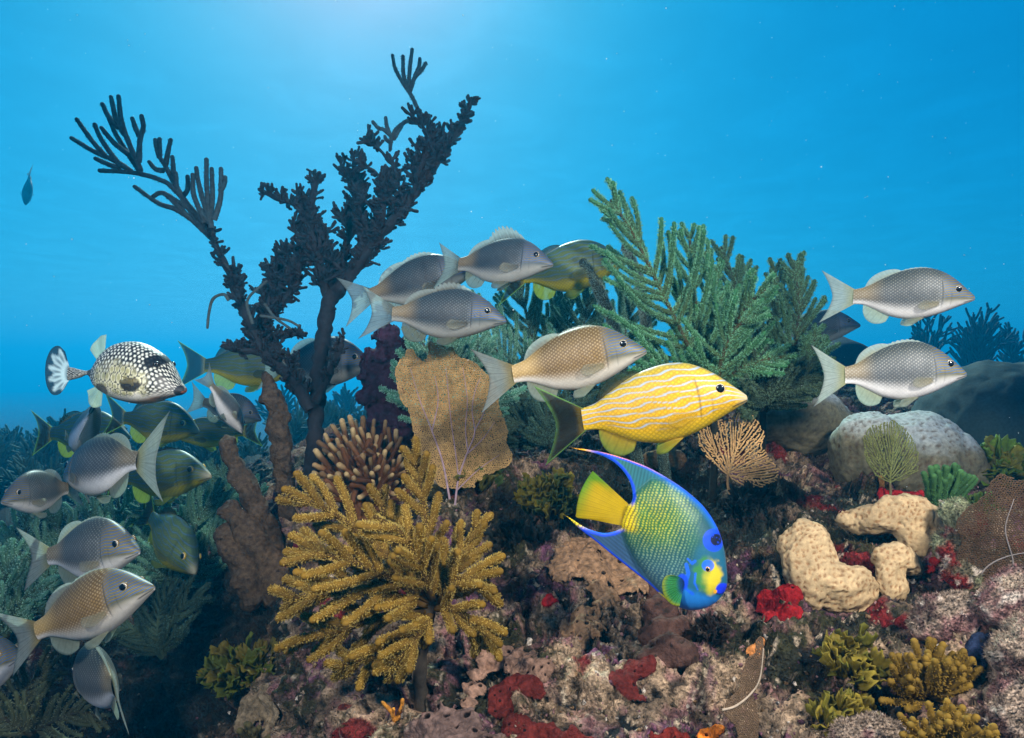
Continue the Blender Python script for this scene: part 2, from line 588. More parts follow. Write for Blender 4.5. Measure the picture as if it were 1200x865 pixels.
finish(nt, out, c_, .9, h2_.outputs[0], .9, .004, spec=.1)
M_ROCK = m
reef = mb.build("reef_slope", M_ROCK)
reef["kind"] = "structure"
BV = BVHTree.FromPolygons(g2.reshape(-1, 3).tolist(), mb.f[4][0].tolist())

soft = g + gn * (.075 * a1 + .030 * a2)[..., None]
BVS = BVHTree.FromPolygons(soft.reshape(-1, 3).tolist(), mb.f[4][0].tolist())
def hit(px, py, default=2.0):
    d = Vector(P(px, py, 1.0)).normalized()
    h = BV.ray_cast(Vector((0, 0, 0)), d)
    return np.array(h[0]) if h[0] is not None else P(px, py, default)
def hit_soft(px, py):
    h = BVS.ray_cast(Vector((0, 0, 0)), Vector(P(px, py, 1.0)).normalized())
    return np.array(h[0]) if h[0] is not None else hit(px, py)
def floor_z(x, y):
    h = BV.ray_cast(Vector((x, y, 3.0)), Vector((0, 0, -1)))
    return h[0].z if h[0] is not None else -1.0
def foot(px, Yd):
    """the reef surface straight below / above a photo column at a given distance"""
    x = (px - 600) / FPX * Yd
    return np.array([x, Yd, floor_z(x, Yd)])
# ------------------------------------------------------------------ the rippled water surface overhead: its faint ripples are painted as a tint that thins the light
m, nt, out, geo = new_mat("water_surface")
mp = node(nt, "ShaderNodeMapping"); mp.inputs["Scale"].default_value = (1.0, .8, 1); nt.links.new(geo, mp.inputs[0])
n1_ = tex_noise(nt, mp.outputs[0], 1.1, 2, .5, .5)
t_ = ramp(nt, n1_, [(.34, .92), (.54, .96), (.68, 1.0)])
tr = node(nt, "ShaderNodeBsdfTransparent"); nt.links.new(t_, tr.inputs[0])
nt.links.new(tr.outputs[0], out.inputs[0])
mb = MB()
xs = np.linspace(-150, 150, 40); ys = np.linspace(-20, 120, 40)
X, Y_ = np.meshgrid(xs, ys)
mb.add(np.stack([X, Y_, 2.7 + .02 * np.sin(X * 1.7) * np.cos(Y_ * 1.3)], -1).reshape(-1, 3), np.stack([np.arange(1600).reshape(40, 40)[:-1, :-1], np.arange(1600).reshape(40, 40)[:-1, 1:], np.arange(1600).reshape(40, 40)[1:, 1:], np.arange(1600).reshape(40, 40)[1:, :-1]], -1).reshape(-1, 4))
wsf = mb.build("water_surface", m); wsf["kind"] = "structure"
# ------------------------------------------------------------------ fish
M_SKIN = mat_attr("fish_skin", .48, 30, .08, 500, .15, .001, spec=.28)
M_FIN = mat_attr("fish_fin", .5, 40, .1, 300, .2, .001, transl=.6, spec=.3, alpha=.64)
M_PEC = mat_attr("fish_pectoral_fin", .5, 40, .1, 300, .2, .001, transl=.5, spec=.3, alpha=.34)
M_EYE = mat_attr("fish_eye", .18, 40, .02, 300, 0, .001, spec=.6)

def interp(xs, ys, s):
    """smooth interpolation through a profile"""
    xs, ys = np.asarray(xs, float), np.asarray(ys, float)
    m = np.gradient(ys, xs)
    k = np.clip(np.searchsorted(xs, s, side='right') - 1, 0, len(xs) - 2)
    h = xs[k + 1] - xs[k]
    t = (s - xs[k]) / h
    return ((2 * t**3 - 3 * t**2 + 1) * ys[k] + (t**3 - 2 * t**2 + t) * h * m[k] + (-2 * t**3 + 3 * t**2) * ys[k + 1] + (t**3 - t**2) * h * m[k + 1])

PS = [0, .03, .07, .13, .2, .3, .4, .5, .6, .7, .8, .9, 1.0]
PU = [.012, .036, .066, .112, .156, .198, .215, .211, .194, .162, .120, .076, .056]
PL = [-.018, -.030, -.044, -.066, -.092, -.126, -.150, -.160, -.155, -.134, -.096, -.060, -.052]
PW = [.010, .028, .044, .062, .076, .088, .090, .086, .074, .058, .040, .024, .014]
# x of a point of the body: mouth at 1, end of the tail stalk at .215; fork of the tail at about .07
def bx(s):
    return 1 - .785 * np.asarray(s, float)

def scale_rows(x, z, d):
    """distance field of overlapping rows of scales (diamond lattice): 0 at a scale's middle, 1 on its edge"""
    a, b = x / d + z / (d * .8), x / d - z / (d * .8)
    fa, fb = np.abs(a - np.round(a)), np.abs(b - np.round(b))
    return np.clip(np.maximum(fa, fb) * 2, 0, 1)

def grunt_colour(kind, s, z, x, zu, zl, seed):
    h = (z - zl) / (zu - zl)                     # 0 belly .. 1 back
    nz = fbm(np.stack([x * 9, z * 9, np.full_like(x, seed)], -1), 3, .5, seed)
    sc = scale_rows(x, z, .0275)
    edge = sstep(.42, .85, sc)
    head = sstep(.33, .235, s + .05 * (h - .5) ** 2 + .02 * (h < .3))
    if kind in ('striped', 'shaded'):
        yel = np.array((.70, .37, .004)); blue = np.array((.30, .41, .55)); ol = np.array((.50, .36, .03))
        c = mixc(yel * 1.0, ol, sstep(.7, 1.0, h))
        c = mixc(c, (.78, .52, .02), sstep(.3, .0, h))
        c = c * (1 - .30 * edge[..., None])
        # pale blue lines that follow the body and break up below
        lev = z / (.55 * zu + .45 * .2 + 1e-6)
        wob = .028 * np.sin(x * 38 + z * 60) + .05 * nz
        q = (z * .62 + .38 * .2 * h + .0) * 36 + wob * 6 + .8 * np.sin((1 - x) * 3.0)
        ln = np.abs(q - np.round(q))
        ln = sstep(.125, .05, ln) * sstep(.16, .25, h) * sstep(-.6, -.2, nz + .25 + (h - .4))
        rim = sstep(.34, .2, np.abs(q - np.round(q))) * sstep(.16, .25, h)
        c = mixc(c, (.30, .22, .05), rim * .55)
        c = mixc(c, blue, ln * (.80 if kind == 'striped' else .45))
        c = mixc(c, (.14, .09, .02), sstep(.93, 1.0, h) * .5)
        hl = np.abs(np.sin((z * 1.0 + .012 * np.sin(x * 50)) * 150))
        c = np.where((head > .5)[..., None], mixc(mixc(c, yel, .0), blue, sstep(.80, .95, hl) * (h > .12) * .0), c)
        if kind == 'shaded':      # dim light painted into the stripes: olive-green back, yellow only along the belly
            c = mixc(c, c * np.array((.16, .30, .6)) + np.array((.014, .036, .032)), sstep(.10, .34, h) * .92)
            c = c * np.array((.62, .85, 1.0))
        snout = sstep(.09, .0, s)
        c = mixc(c, (.42, .36, .22), snout * .7)
    else:
        if kind == 'bronze':
            back, mid, low, edgec = (.16, .11, .035), (.29, .185, .065), (.60, .54, .45), (.07, .035, .010)
        elif kind == 'silver_dimlit':  # silver fish beyond the strobes: dim light painted in as darker colours
            back, mid, low, edgec = (.035, .052, .058), (.055, .070, .076), (.28, .28, .25), (.010, .014, .018)
        else:
            back, mid, low, edgec = (.045, .054, .040), (.135, .14, .125), (.64, .61, .57), (.028, .032, .036)
        c = mixc(np.array(mid), np.array(back), sstep(.55, .92, h))
        c = mixc(c, np.array(low), sstep(.40, .10, h))
        c = mixc(c, np.array(edgec), edge * (.74 * sstep(.12, .4, h) + .06) * (1 - head))
        c = mixc(c, (.85, .80, .70), sstep(.35, .05, sc) * sstep(.1, .3, h) * (1 - head) * (.30 if kind != 'silver_dimlit' else .16))
        band = np.exp(-((h - .42) / .17) ** 2) * sstep(.28, .45, s) * sstep(1.02, .85, s)
        c = mixc(c, np.array(edgec) * 1.5, band * (.45 if kind == 'silver' else .25 if kind == 'bronze' else .6))
        # head: bronze with fine blue lines running to the snout
        hc = mixc(np.array((.105, .098, .050)) if kind != 'silver_dimlit' else np.array((.040, .055, .058)), np.array(low), sstep(.38, .12, h))
        q = (z + .16 * (1 - x) + .003 * np.sin(x * 60) + .006 * nz) * 58
        ln = sstep(.24, .10, np.abs(q - np.round(q))) * sstep(.30, .42, h)
        hc = mixc(hc, (.065, .125, .29), ln * .85)
        hc = mixc(hc, (.30, .21, .04), sstep(.34, .48, np.abs(q - np.round(q))) * sstep(.32, .45, h) * .85)
        hc = hc * (1 - .35 * sstep(.45, .95, h))[..., None]
        c = mixc(c, hc, head)
        c = mixc(c, (.55, .36, .12), sstep(.72, .9, s) * sstep(.1, .5, h) * (.5 if kind == 'bronze' else .22))
    gill = np.exp(-((s - .275 - .10 * (h - .45) ** 2) / .006) ** 2) * sstep(.12, .25, h) * sstep(.85, .7, h)
    pre = np.exp(-((s - .205 - .08 * (h - .4) ** 2) / .005) ** 2) * sstep(.10, .2, h) * sstep(.6, .45, h)
    c = c * (1 - .6 * gill[..., None] * .6) * (1 - .25 * pre[..., None])
    mouth = np.exp(-((z + .012 + .22 * s) / .0045) ** 2) * sstep(.11, .08, s)
    c = c * (1 - .8 * mouth[..., None])
    c = c * (1 + .12 * nz[..., None])
    return np.clip(c, .005, .95)

def bend_y(x, bend):
    t = np.clip(.62 - x, 0, 1)
    return bend * t * t * 1.9

def fin_sheet(base, tip, nl, cfun, ripple=.004, thick=.0022, bend=0.0, yoff=None, seed=0, cut=None):
    """fin membrane between a base curve and a tip curve (x,z or x,y,z), a real slab with fin rays as ridges"""
    base, tip = np.asarray(base, float), np.asarray(tip, float)
    if base.shape[1] == 2:
        base = np.stack([base[:, 0], np.zeros(len(base)), base[:, 1]], -1)
        tip = np.stack([tip[:, 0], np.zeros(len(tip)), tip[:, 1]], -1)
    nr = len(base)
    l = np.linspace(0, 1, nl)
    r = np.linspace(0, 1, nr)
    L, Rr = np.meshgrid(l, r)
    p = base[:, None, :] * (1 - L[..., None]) + tip[:, None, :] * L[..., None]
    e1 = np.gradient(p, axis=0); e2 = np.gradient(p, axis=1)
    n = unit(np.cross(e1, e2))
    n = unit(n.mean((0, 1)) + n * .3)
    ray = np.abs(np.sin(np.arange(nr) * np.pi / 2.5))[:, None]
    p = p + n * (ripple * np.sin(Rr * 9 + seed) * L)[..., None]
    th = thick * (1 - .75 * L) * (.8 + .35 * (1 - ray))
    p[..., 1] += bend_y(p[..., 0], bend)
    a, b = p + n * th[..., None], p - n * th[..., None]
    c = cfun(L, Rr, ray * np.ones_like(L))
    i = np.arange(nr * nl).reshape(nr, nl)
    q = np.stack([i[:-1, :-1], i[:-1, 1:], i[1:, 1:], i[1:, :-1]], -1).reshape(-1, 4)
    k = nr * nl
    per = np.concatenate([i[0, :], i[1:, -1], i[-1, -2::-1], i[-2:0:-1, 0]])
    pn = np.roll(per, -1)
    side = np.stack([per, per + k, pn + k, pn], -1)
    mb = MB()
    mb.add(np.concatenate([a.reshape(-1, 3), b.reshape(-1, 3)]), np.concatenate([q, q[:, ::-1] + k, side]), np.concatenate([c.reshape(-1, 3)] * 2))
    return mb

def grunt_parts(kind, bend=0.0, spiny=.02, seed=0, spread=.0):
    """meshes of one kind of fish, length 1 along +x"""
    parts = []
    ns, nt = 300, 240
    s = np.linspace(0, 1, ns) ** 1.0
    zu, zl, w = interp(PS, PU, s), interp(PS, PL, s), interp(PS, PW, s)
    th = np.linspace(0, 2 * np.pi, nt, endpoint=False)
    ct, st = np.cos(th), np.sin(th)
    mid = np.where(st > 0, 0, 0)
    zc = (zu * .42 + zl * .58)
    Z = np.where(st[None] > 0, zc[:, None] + (zu - zc)[:, None] * np.abs(st[None]) ** .95, zc[:, None] + (zl - zc)[:, None] * np.abs(st[None]) ** .95)
    Yv = w[:, None] * np.sign(ct)[None] * np.abs(ct[None]) ** 1.15
    X = np.repeat(bx(s)[:, None], nt, 1)
    S = np.repeat(s[:, None], nt, 1)
    ZU, ZL = np.repeat(zu[:, None], nt, 1), np.repeat(zl[:, None], nt, 1)
    c = grunt_colour(kind, S, Z, X, ZU, ZL, seed)
    H = (Z - ZL) / (ZU - ZL)
    gill = sstep(.272, .285, S - .10 * (H - .45) ** 2) * sstep(.4, .29, S) * sstep(.1, .25, H) * sstep(.9, .7, H)
    Yv = Yv * (1 - .05 * gill)
    sc = scale_rows(X, Z, .0275)
    Yv = Yv * (1 - .012 * sstep(.6, 1, sc) * sstep(.27, .3, S))
    Yv = Yv + bend_y(X, bend)
    V = np.stack([X, Yv, Z], -1).reshape(-1, 3)
    i = np.arange(ns * nt).reshape(ns, nt)
    q = np.stack([i[:-1], np.roll(i[:-1], -1, 1), np.roll(i[1:], -1, 1), i[1:]], -1).reshape(-1, 4)
    mb = MB(); mb.add(V, q, c.reshape(-1, 3))
    tipc = c[0].mean(0); endc = c[-1].mean(0)
    mb.add(np.vstack([[1.004, bend_y(1.0, bend), -.004], V[:nt]]), np.stack([np.zeros(nt, int), 1 + (np.arange(nt) + 1) % nt, 1 + np.arange(nt)], -1), np.vstack([[tipc], c[0]]))
    parts.append(("body", mb, M_SKIN, []))
    # eyes
    es, ez = .150, .062
    ey = interp(PS, PW, np.array([es]))[0] * .80
    for sg in (1, -1):
        e = MB(); cx = np.array([bx(es), sg * ey * 1.0, ez])
        v, f = icos(3)
        ringc = (.80, .76, .62) if kind not in ('striped', 'shaded') else (.75, .55, .12)
        vv = v * (.0262, .014, .0262)
        d = np.hypot(v[:, 0], v[:, 2])
        e.add(vv + cx, f, mixc(np.array((.62, .58, .46)) if kind != 'silver_dimlit' else np.array((.5, .47, .38)), np.array((.16, .10, .03)) if kind not in ('striped', 'shaded') else np.array((.55, .34, .02)), sstep(.80, .92, d)))
        pu = MB(); pu.add(v * (.0198, .0075, .0198) + cx + (.001, sg * .0105, .0), f, (.004, .004, .006))
        parts.append(("eye", e, M_EYE, [("pupil", pu, M_EYE)]))
    # tail fin
    nr = 46
    r = np.linspace(-1, 1, nr)
    base = np.stack([.222 + .012 * np.abs(r), r * .050 + .002], -1)
    tz = np.sign(r) * np.abs(r) ** .85 * (.205 + spread)
    tx = .075 - .085 * np.abs(r) ** 1.3
    tipc = np.stack([tx, tz], -1)
    if kind in ('striped', 'shaded'):
        fc = lambda L, r_, ray: mixc(mixc(np.array((.30, .20, .02)), np.array((.020, .018, .010)), sstep(.05, .3, L)), np.array((.22, .42, .10)), np.maximum(sstep(.88, .99, np.abs(r_ * 2 - 1)), .8 * sstep(.88, 1, L)))
    else:
        tw = (.46, .34, .12) if kind == 'bronze' else (.42, .38, .20) if kind == 'silver' else (.15, .16, .13)
        te = (.40, .43, .38) if kind != 'silver_dimlit' else (.30, .37, .35)
        fc = lambda L, r_, ray: mixc(np.array(tw), np.array(te), sstep(.05, .55, L)) * (.70 + .36 * ray[..., None]) * (1 - .25 * sstep(.85, 1, L))[..., None]
    parts.append(("tail_fin", fin_sheet(base, tipc, 14, fc, .006, .0035, bend, seed=seed), M_FIN, []))
    if kind in ('striped', 'shaded'):
        yb = np.array((.70, .46, .02)) if kind == 'striped' else np.array((.34, .40, .04))
        pale = lambda L, r_, ray: mixc(yb, np.array((.30, .40, .06)), L) * (.8 + .25 * ray[..., None])
        dors = lambda L, r_, ray: mixc(np.array((.12, .09, .03)), np.array((.02, .03, .012)), sstep(.1, .6, L)) * (.7 + .5 * ray[..., None])
    else:
        k = .55 if kind == 'silver_dimlit' else 1
        pale = lambda L, r_, ray: mixc(np.array((.40, .40, .27)) * k, np.array((.38, .45, .37)) * k, L) * (.85 + .18 * ray[..., None])
        dors = lambda L, r_, ray: mixc(np.array((.40, .38, .28)) * k, np.array((.40, .45, .40)), sstep(.1, .7, L)) * (.85 + .18 * ray[..., None])
    # dorsal fin: spiny front, soft rear
    nr = 60
    sd = np.linspace(.30, .90, nr)
    zb = interp(PS, PU, sd) - .006
    u = np.linspace(0, 1, nr)
    saw = np.abs(np.sin(np.arange(nr) * np.pi / 4.0))
    hs = (spiny * 1.15 * np.sin(np.clip(u / .62, 0, 1) * np.pi) ** .55) * (.80 + .35 * saw) * (u < .6)
    hr = (.042 * np.sin(np.clip((u - .50) / .5, 0, 1) ** .75 * np.pi) ** .75) * (u >= .5)
    hh = np.maximum(np.maximum(hs, hr), .006)
    tip_d = np.stack([bx(sd) - hh * (.55 + .75 * (u > .5) * sstep(.5, .9, u)), zb + hh], -1)
    parts.append(("dorsal_fin", fin_sheet(np.stack([bx(sd), zb], -1), tip_d, 8, dors, .002, .0022, bend, seed=seed), M_FIN, []))
    # anal fin
    sa = np.linspace(.68, .90, 24)
    zb = interp(PS, PL, sa) + .006
    u = np.linspace(0, 1, 24)
    hh = .010 + .088 * np.sin(np.clip(u * .92 + .10, 0, 1) * np.pi) ** .7 * (1 - .25 * u)
    parts.append(("anal_fin", fin_sheet(np.stack([bx(sa), zb], -1), np.stack([bx(sa) - hh * (.50 + .3 * u), zb - hh], -1), 8, pale, .002, .0022, bend, seed=seed), M_FIN, []))
    # pelvic pair
    for sg in (1, -1):
        u = np.linspace(0, 1, 16)
        b = np.stack([bx(.40 + .05 * u), sg * (.024 + .012 * u), np.full(16, -.146)], -1)
        t = b + np.stack([-.085 - .03 * np.sin(u * np.pi), sg * (.012 + .02 * u), -.062 + .045 * u - .02 * np.sin(u * np.pi)], -1)
        parts.append(("pelvic_fin", fin_sheet(b, t, 7, pale, .001, .0018, 0, seed=seed), M_FIN, []))
    # pectoral pair, folded back along the flank
    for sg in (1, -1):
        u = np.linspace(0, 1, 18)
        yb = interp(PS, PW, np.array([.31]))[0]
        b = np.stack([np.full(18, bx(.305)), np.full(18, sg * (yb - .004)), -.028 - .028 * u], -1)
        ang = R(8) + u * R(34)
        ln = .135 * (.62 + .5 * np.sin((u * .8 + .1) * np.pi))
        t = b + np.stack([-np.cos(ang) * ln, sg * (.010 + .03 * (1 - u)), -np.sin(ang) * ln * .75 + .02], -1)
        pec = lambda L, r_, ray: mixc(np.array((.40, .34, .18)) if kind != 'silver_dimlit' else np.array((.12, .12, .10)), np.array((.45, .44, .32)), L) * (.7 + .35 * ray[..., None])
        if kind in ('striped', 'shaded'):
            pec = lambda L, r_, ray: (np.array((.72, .48, .02)) if kind == 'striped' else np.array((.16, .19, .07))) * (.8 + .25 * ray[..., None])
        parts.append(("pectoral_fin", fin_sheet(b, t, 8, pec, .002, .0016, 0, seed=seed), M_PEC, []))
    return [(n, mb.mesh(n), m, [(n2, b2.mesh(n2), m2) for n2, b2, m2 in sub]) for n, mb, m, sub in parts]

_kinds = {}
def grunt(mouth, tail, label, kind='silver', bend=0.0, spiny=.02, roll=0.0, group=None, deep=1.0, spread=0.0, name="grunt"):
    """a fish with its mouth at one point and the fork of its tail at another"""
    key = (kind, round(bend, 2), round(spiny, 3), round(spread, 3))
    if key not in _kinds:
        ps = grunt_parts(kind, bend, spiny, len(_kinds) + 1, spread)
        for n, me, m, sub in ps:
            me.materials.append(m)
            for _, m2, mm in sub:
                m2.materials.append(mm)
        _kinds[key] = ps
    a, b = P(*mouth), P(*tail)
    ax = a - b
    L = np.linalg.norm(ax) / .935
    f = Vector(ax).normalized()
    up = Vector((0, 0, 1))
    y = up.cross(f).normalized()
    z = f.cross(y)
    rot = Matrix((f, y, z)).transposed().to_4x4() @ Matrix.Rotation(R(roll), 4, 'X')
    o = thing(name, (0, 0, 0), label, "fish", group)
    o.matrix_world = Matrix.Translation(Vector(a) - rot.to_3x3() @ Vector((L, 0, 0))) @ rot @ Matrix.Diagonal((L, L * (.5 + .5 * deep), L * deep, 1))
    for n, me, m, sub in _kinds[key]:
        c = link(n, me, o)
        for n2, me2, m2 in sub:
            link(n2, me2, c)
    return o
# ------------------------------------------------------------------ spotted trunkfish
def trunkfish(label):
    a, b = P(222, 459, 1.42), P(98, 436, 1.52)      # snout, end of the tail stalk
    ax = a - b
    # side profile in photo pixels: x, top, bottom, half width
    pr = np.array([(100, 434, 440, 3.0), (104, 432, 443, 4.5), (110, 424, 452, 9), (118, 414, 458, 15), (128, 406.5, 463, 20), (140, 402, 468, 25), (152, 400.3, 471, 28), (164, 401, 473, 30), (176, 405, 473, 30),
                   (186, 410.5, 471, 28), (194, 416, 468, 25), (202, 425, 466, 20), (209, 436, 464, 14), (215, 446, 463, 9), (219, 451, 461, 6), (222, 454, 459, 2.5)], float)
    # tail stalk joins in front of x=100
    st = np.array([(74, 430, 446, 2.2), (80, 431, 445, 3.0), (88, 433, 443, 3.6)])
    pr = np.vstack([st, pr])
    ns, nt = 260, 150
    x = np.linspace(pr[0, 0], pr[-1, 0], ns)
    top, bot, hw = (interp(pr[:, 0], pr[:, i], x) for i in (1, 2, 3))
    hw = np.maximum(hw, 1.5)
    th = np.linspace(0, 2 * np.pi, nt, endpoint=False)
    ct, sn = np.cos(th)[None], np.sin(th)[None]
    mid = (top * .40 + bot * .60)[:, None]
    yy = np.where(sn > 0, mid + (top[:, None] - mid) * np.abs(sn) ** .9, mid + (bot[:, None] - mid) * np.abs(sn) ** .75)
    hh = (bot[:, None] - yy) / (bot - top)[:, None]
    # a box fish: broad flat belly, flanks rising to a rounded ridge
    wy = hw[:, None] * ct * (1.12 - .32 * np.clip(hh, 0, 1))
    X = np.repeat(x[:, None], nt, 1)
    to3 = fan_plane(150, 440, 1.46, -7, 0)
    k = px2m(1.46)
    ex = to3(np.array([1., 0])) - to3(np.array([0., 0])); ez = to3(np.array([0., 0])) - to3(np.array([0., 1.]))
    nrm = unit(np.cross(ex, ez))                      # towards the camera side
    if nrm[1] > 0:
        nrm = -nrm
    V = to3(np.stack([X, yy], -1)) + nrm * (wy * k)[..., None]
    q3 = np.stack([X, yy, wy * 1.3], -1)
    arc = np.where(ct > 0, th[None], np.pi - th[None])
    arc = np.where(arc > np.pi, arc - 2 * np.pi, arc) * 31 + 0 * X
    def hexes(size, jit, seed):
        """distance to the nearest and next centre of a slightly irregular hexagonal lattice on the skin"""
        u, w = X / size, arc / (size * .866)
        b1 = np.full(X.shape, 9.0); b2 = b1.copy()
        for dr in (-1, 0, 1):
            r_ = np.round(w) + dr
            off = .5 * (r_ % 2)
            for dc in (-1, 0, 1):
                q_ = np.round(u - off) + dc
                iu, iw = q_.astype(int), r_.astype(int)
                cu = q_ + off + jit * (hash3(iu, iw, 0 * iu, seed) - .5); cw = r_ + jit * (hash3(iu, iw, 0 * iu, seed + 1) - .5)
                d = np.hypot(u - cu, (w - cw) * .866)
                m_ = d < b1
                b2 = np.where(m_, b1, np.minimum(b2, d)); b1 = np.where(m_, d, b1)
        return b1, b2
    d1, d2 = hexes(7.6, .35, 5)
    s1, s2 = hexes(5.0, .3, 8)
    hmid = sstep(.74, .5, hh + .14 * fbm(q3 / 14, 2, .5, 3)) * sstep(112, 126, X) * sstep(196, 184, X)
    net = sstep(.06, .20, d2 - d1)
    ring = sstep(.42, .2, d1)
    hexc = mixc(np.array((.015, .013, .010)), mixc(np.array((.80, .74, .46)), np.array((.34, .31, .13)), ring * .9), net)
    dots = sstep(.36, .23, s1)
    dotc = mixc(np.array((.012, .011, .011)), np.array((.85, .84, .68)), dots)
    c = mixc(dotc, hexc, hmid)
    pale = sstep(.22, .08, hh + .10 * fbm(q3 / 9, 3, .5, 6)) * sstep(120, 140, X)
    c = mixc(c, mixc(np.array((.75, .70, .60)), np.array((.45, .22, .10)), sstep(.10, .03, hh)), pale * .9)
    face = sstep(196, 204, X) * sstep(.75, .55, hh)
    c = mixc(c, mixc(np.array((.75, .72, .62)), np.array((.05, .04, .03)), sstep(.22, .32, s1) * .8), face * .75)
    def spot(px, py, rx, ry, colr, amt=.97):
        nonlocal c
        d = np.hypot((X - px) / rx, (yy - py) / ry) + .18 * fbm(q3 / 5, 2, .5, 9)
        c = mixc(c, np.array(colr), sstep(1.05, .8, d) * amt)
    spot(193, 424, 9.5, 8, (.006, .006, .007)); spot(174, 450, 13, 9, (.012, .010, .010)); spot(131, 456, 12, 8, (.03, .02, .012), .8)
    spot(177, 446, 6, 2.5, (.35, .28, .12), .7)
    spot(218, 458, 5, 7, (.008, .008, .01)); spot(221, 460, 2, 2, (.30, .10, .05))
    spot(104, 437, 4, 10, (.02, .02, .02), .8)
    c = c * (1 - .12 * fbm(q3 / 3, 2, .5, 4)[..., None])
    t = thing("trunkfish", to3(np.array([150., 470.])), label, "fish")
    mb = MB(); i = np.arange(ns * nt).reshape(ns, nt)
    mb.add(V.reshape(-1, 3), np.stack([i[:-1], np.roll(i[:-1], -1, 1), np.roll(i[1:], -1, 1), i[1:]], -1).reshape(-1, 4), c.reshape(-1, 3))
    cap = to3(np.array([222.8, 457.])); mb.add(np.vstack([cap, V[-1]]), np.stack([np.zeros(nt, int), 1 + np.arange(nt), 1 + (np.arange(nt) + 1) % nt], -1), (.2, .08, .05))
    cap = to3(np.array([73.5, 438.])); mb.add(np.vstack([cap, V[0]]), np.stack([np.zeros(nt, int), 1 + np.arange(nt), 1 + (np.arange(nt) + 1) % nt], -1), (.5, .5, .5))
    mb.build("body", M_SKIN, t)
    for sg in (1, -1):
        v, f = icos(2)
        off = nrm * k * sg
        e = MB(); e.add(to3(np.array([196., 427.])) + off * 15 + v * .0065, f, (.02, .02, .02)); eo = e.build("eye", M_EYE, t)
        e = MB(); e.add(to3(np.array([196.5, 427.])) + off * 17.8 + v * .0030, f, (.004, .004, .005)); e.build("pupil", M_EYE, eo)
    def fan(base, tip, cf, off, name, nl=12):
        b3, t3 = to3(catmull(np.array(base, float), 40)) + nrm * k * off, to3(catmull(np.array(tip, float), 40)) + nrm * k * off
        fin_sheet(b3, t3, nl, cf, .002, .0012).build(name, M_FIN, t)
    tailc = lambda L, r_, ray: mixc(mixc(np.array((.78, .80, .78)), np.array((.02, .02, .02)), sstep(.2, .45, np.abs(np.sin(r_ * 24))) * sstep(.35, .5, L) * .0 + sstep(.70, .80, L + .12 * np.sin(r_ * 40)) * .97), np.array((.012, .012, .012)), np.clip(sstep(.55, .75, np.abs(np.sin(r_ * 30))) * sstep(.28, .4, L) * sstep(.85, .5, L) * .6 + sstep(.16, .06, L) * .6 + sstep(.07, .0, np.minimum(r_, 1 - r_)) * sstep(.3, .5, L), 0, 1))
    fan([(75, 431), (74, 438), (75, 445)], [(70, 412), (61, 405), (52, 408), (46, 420), (45, 438), (47, 454), (53, 463), (62, 462), (71, 452)], tailc, 0, "tail_fin")
    clear = lambda L, r_, ray: np.array((.50, .58, .45)) * (.75 + .3 * ray[..., None])
    fan([(114, 426), (120, 419)], [(102, 410), (108, 400), (115, 394), (123, 392)], clear, 0, "dorsal_fin")
    fan([(112, 452), (118, 457)], [(98, 458), (100, 470), (106, 478), (116, 476)], clear, 0, "anal_fin")
    for sg in (1, -1):
        fan([(177, 444), (179, 451)], [(164, 440), (162, 446), (166, 454)], lambda L, r_, ray: np.array((.40, .34, .16)) * (.7 + .4 * ray[..., None]), sg * 30, "pectoral_fin", 7)
    return t

# ------------------------------------------------------------------ queen angelfish
def dline(p, line):
    line = np.asarray(line, float)
    d = np.full(len(p), 1e9)
    for a, b in zip(line[:-1], line[1:]):
        ab = b - a
        t = np.clip(((p - a) @ ab) / (ab @ ab + 1e-12), 0, 1)
        d = np.minimum(d, np.linalg.norm(p - (a + t[:, None] * ab), axis=1))
    return d

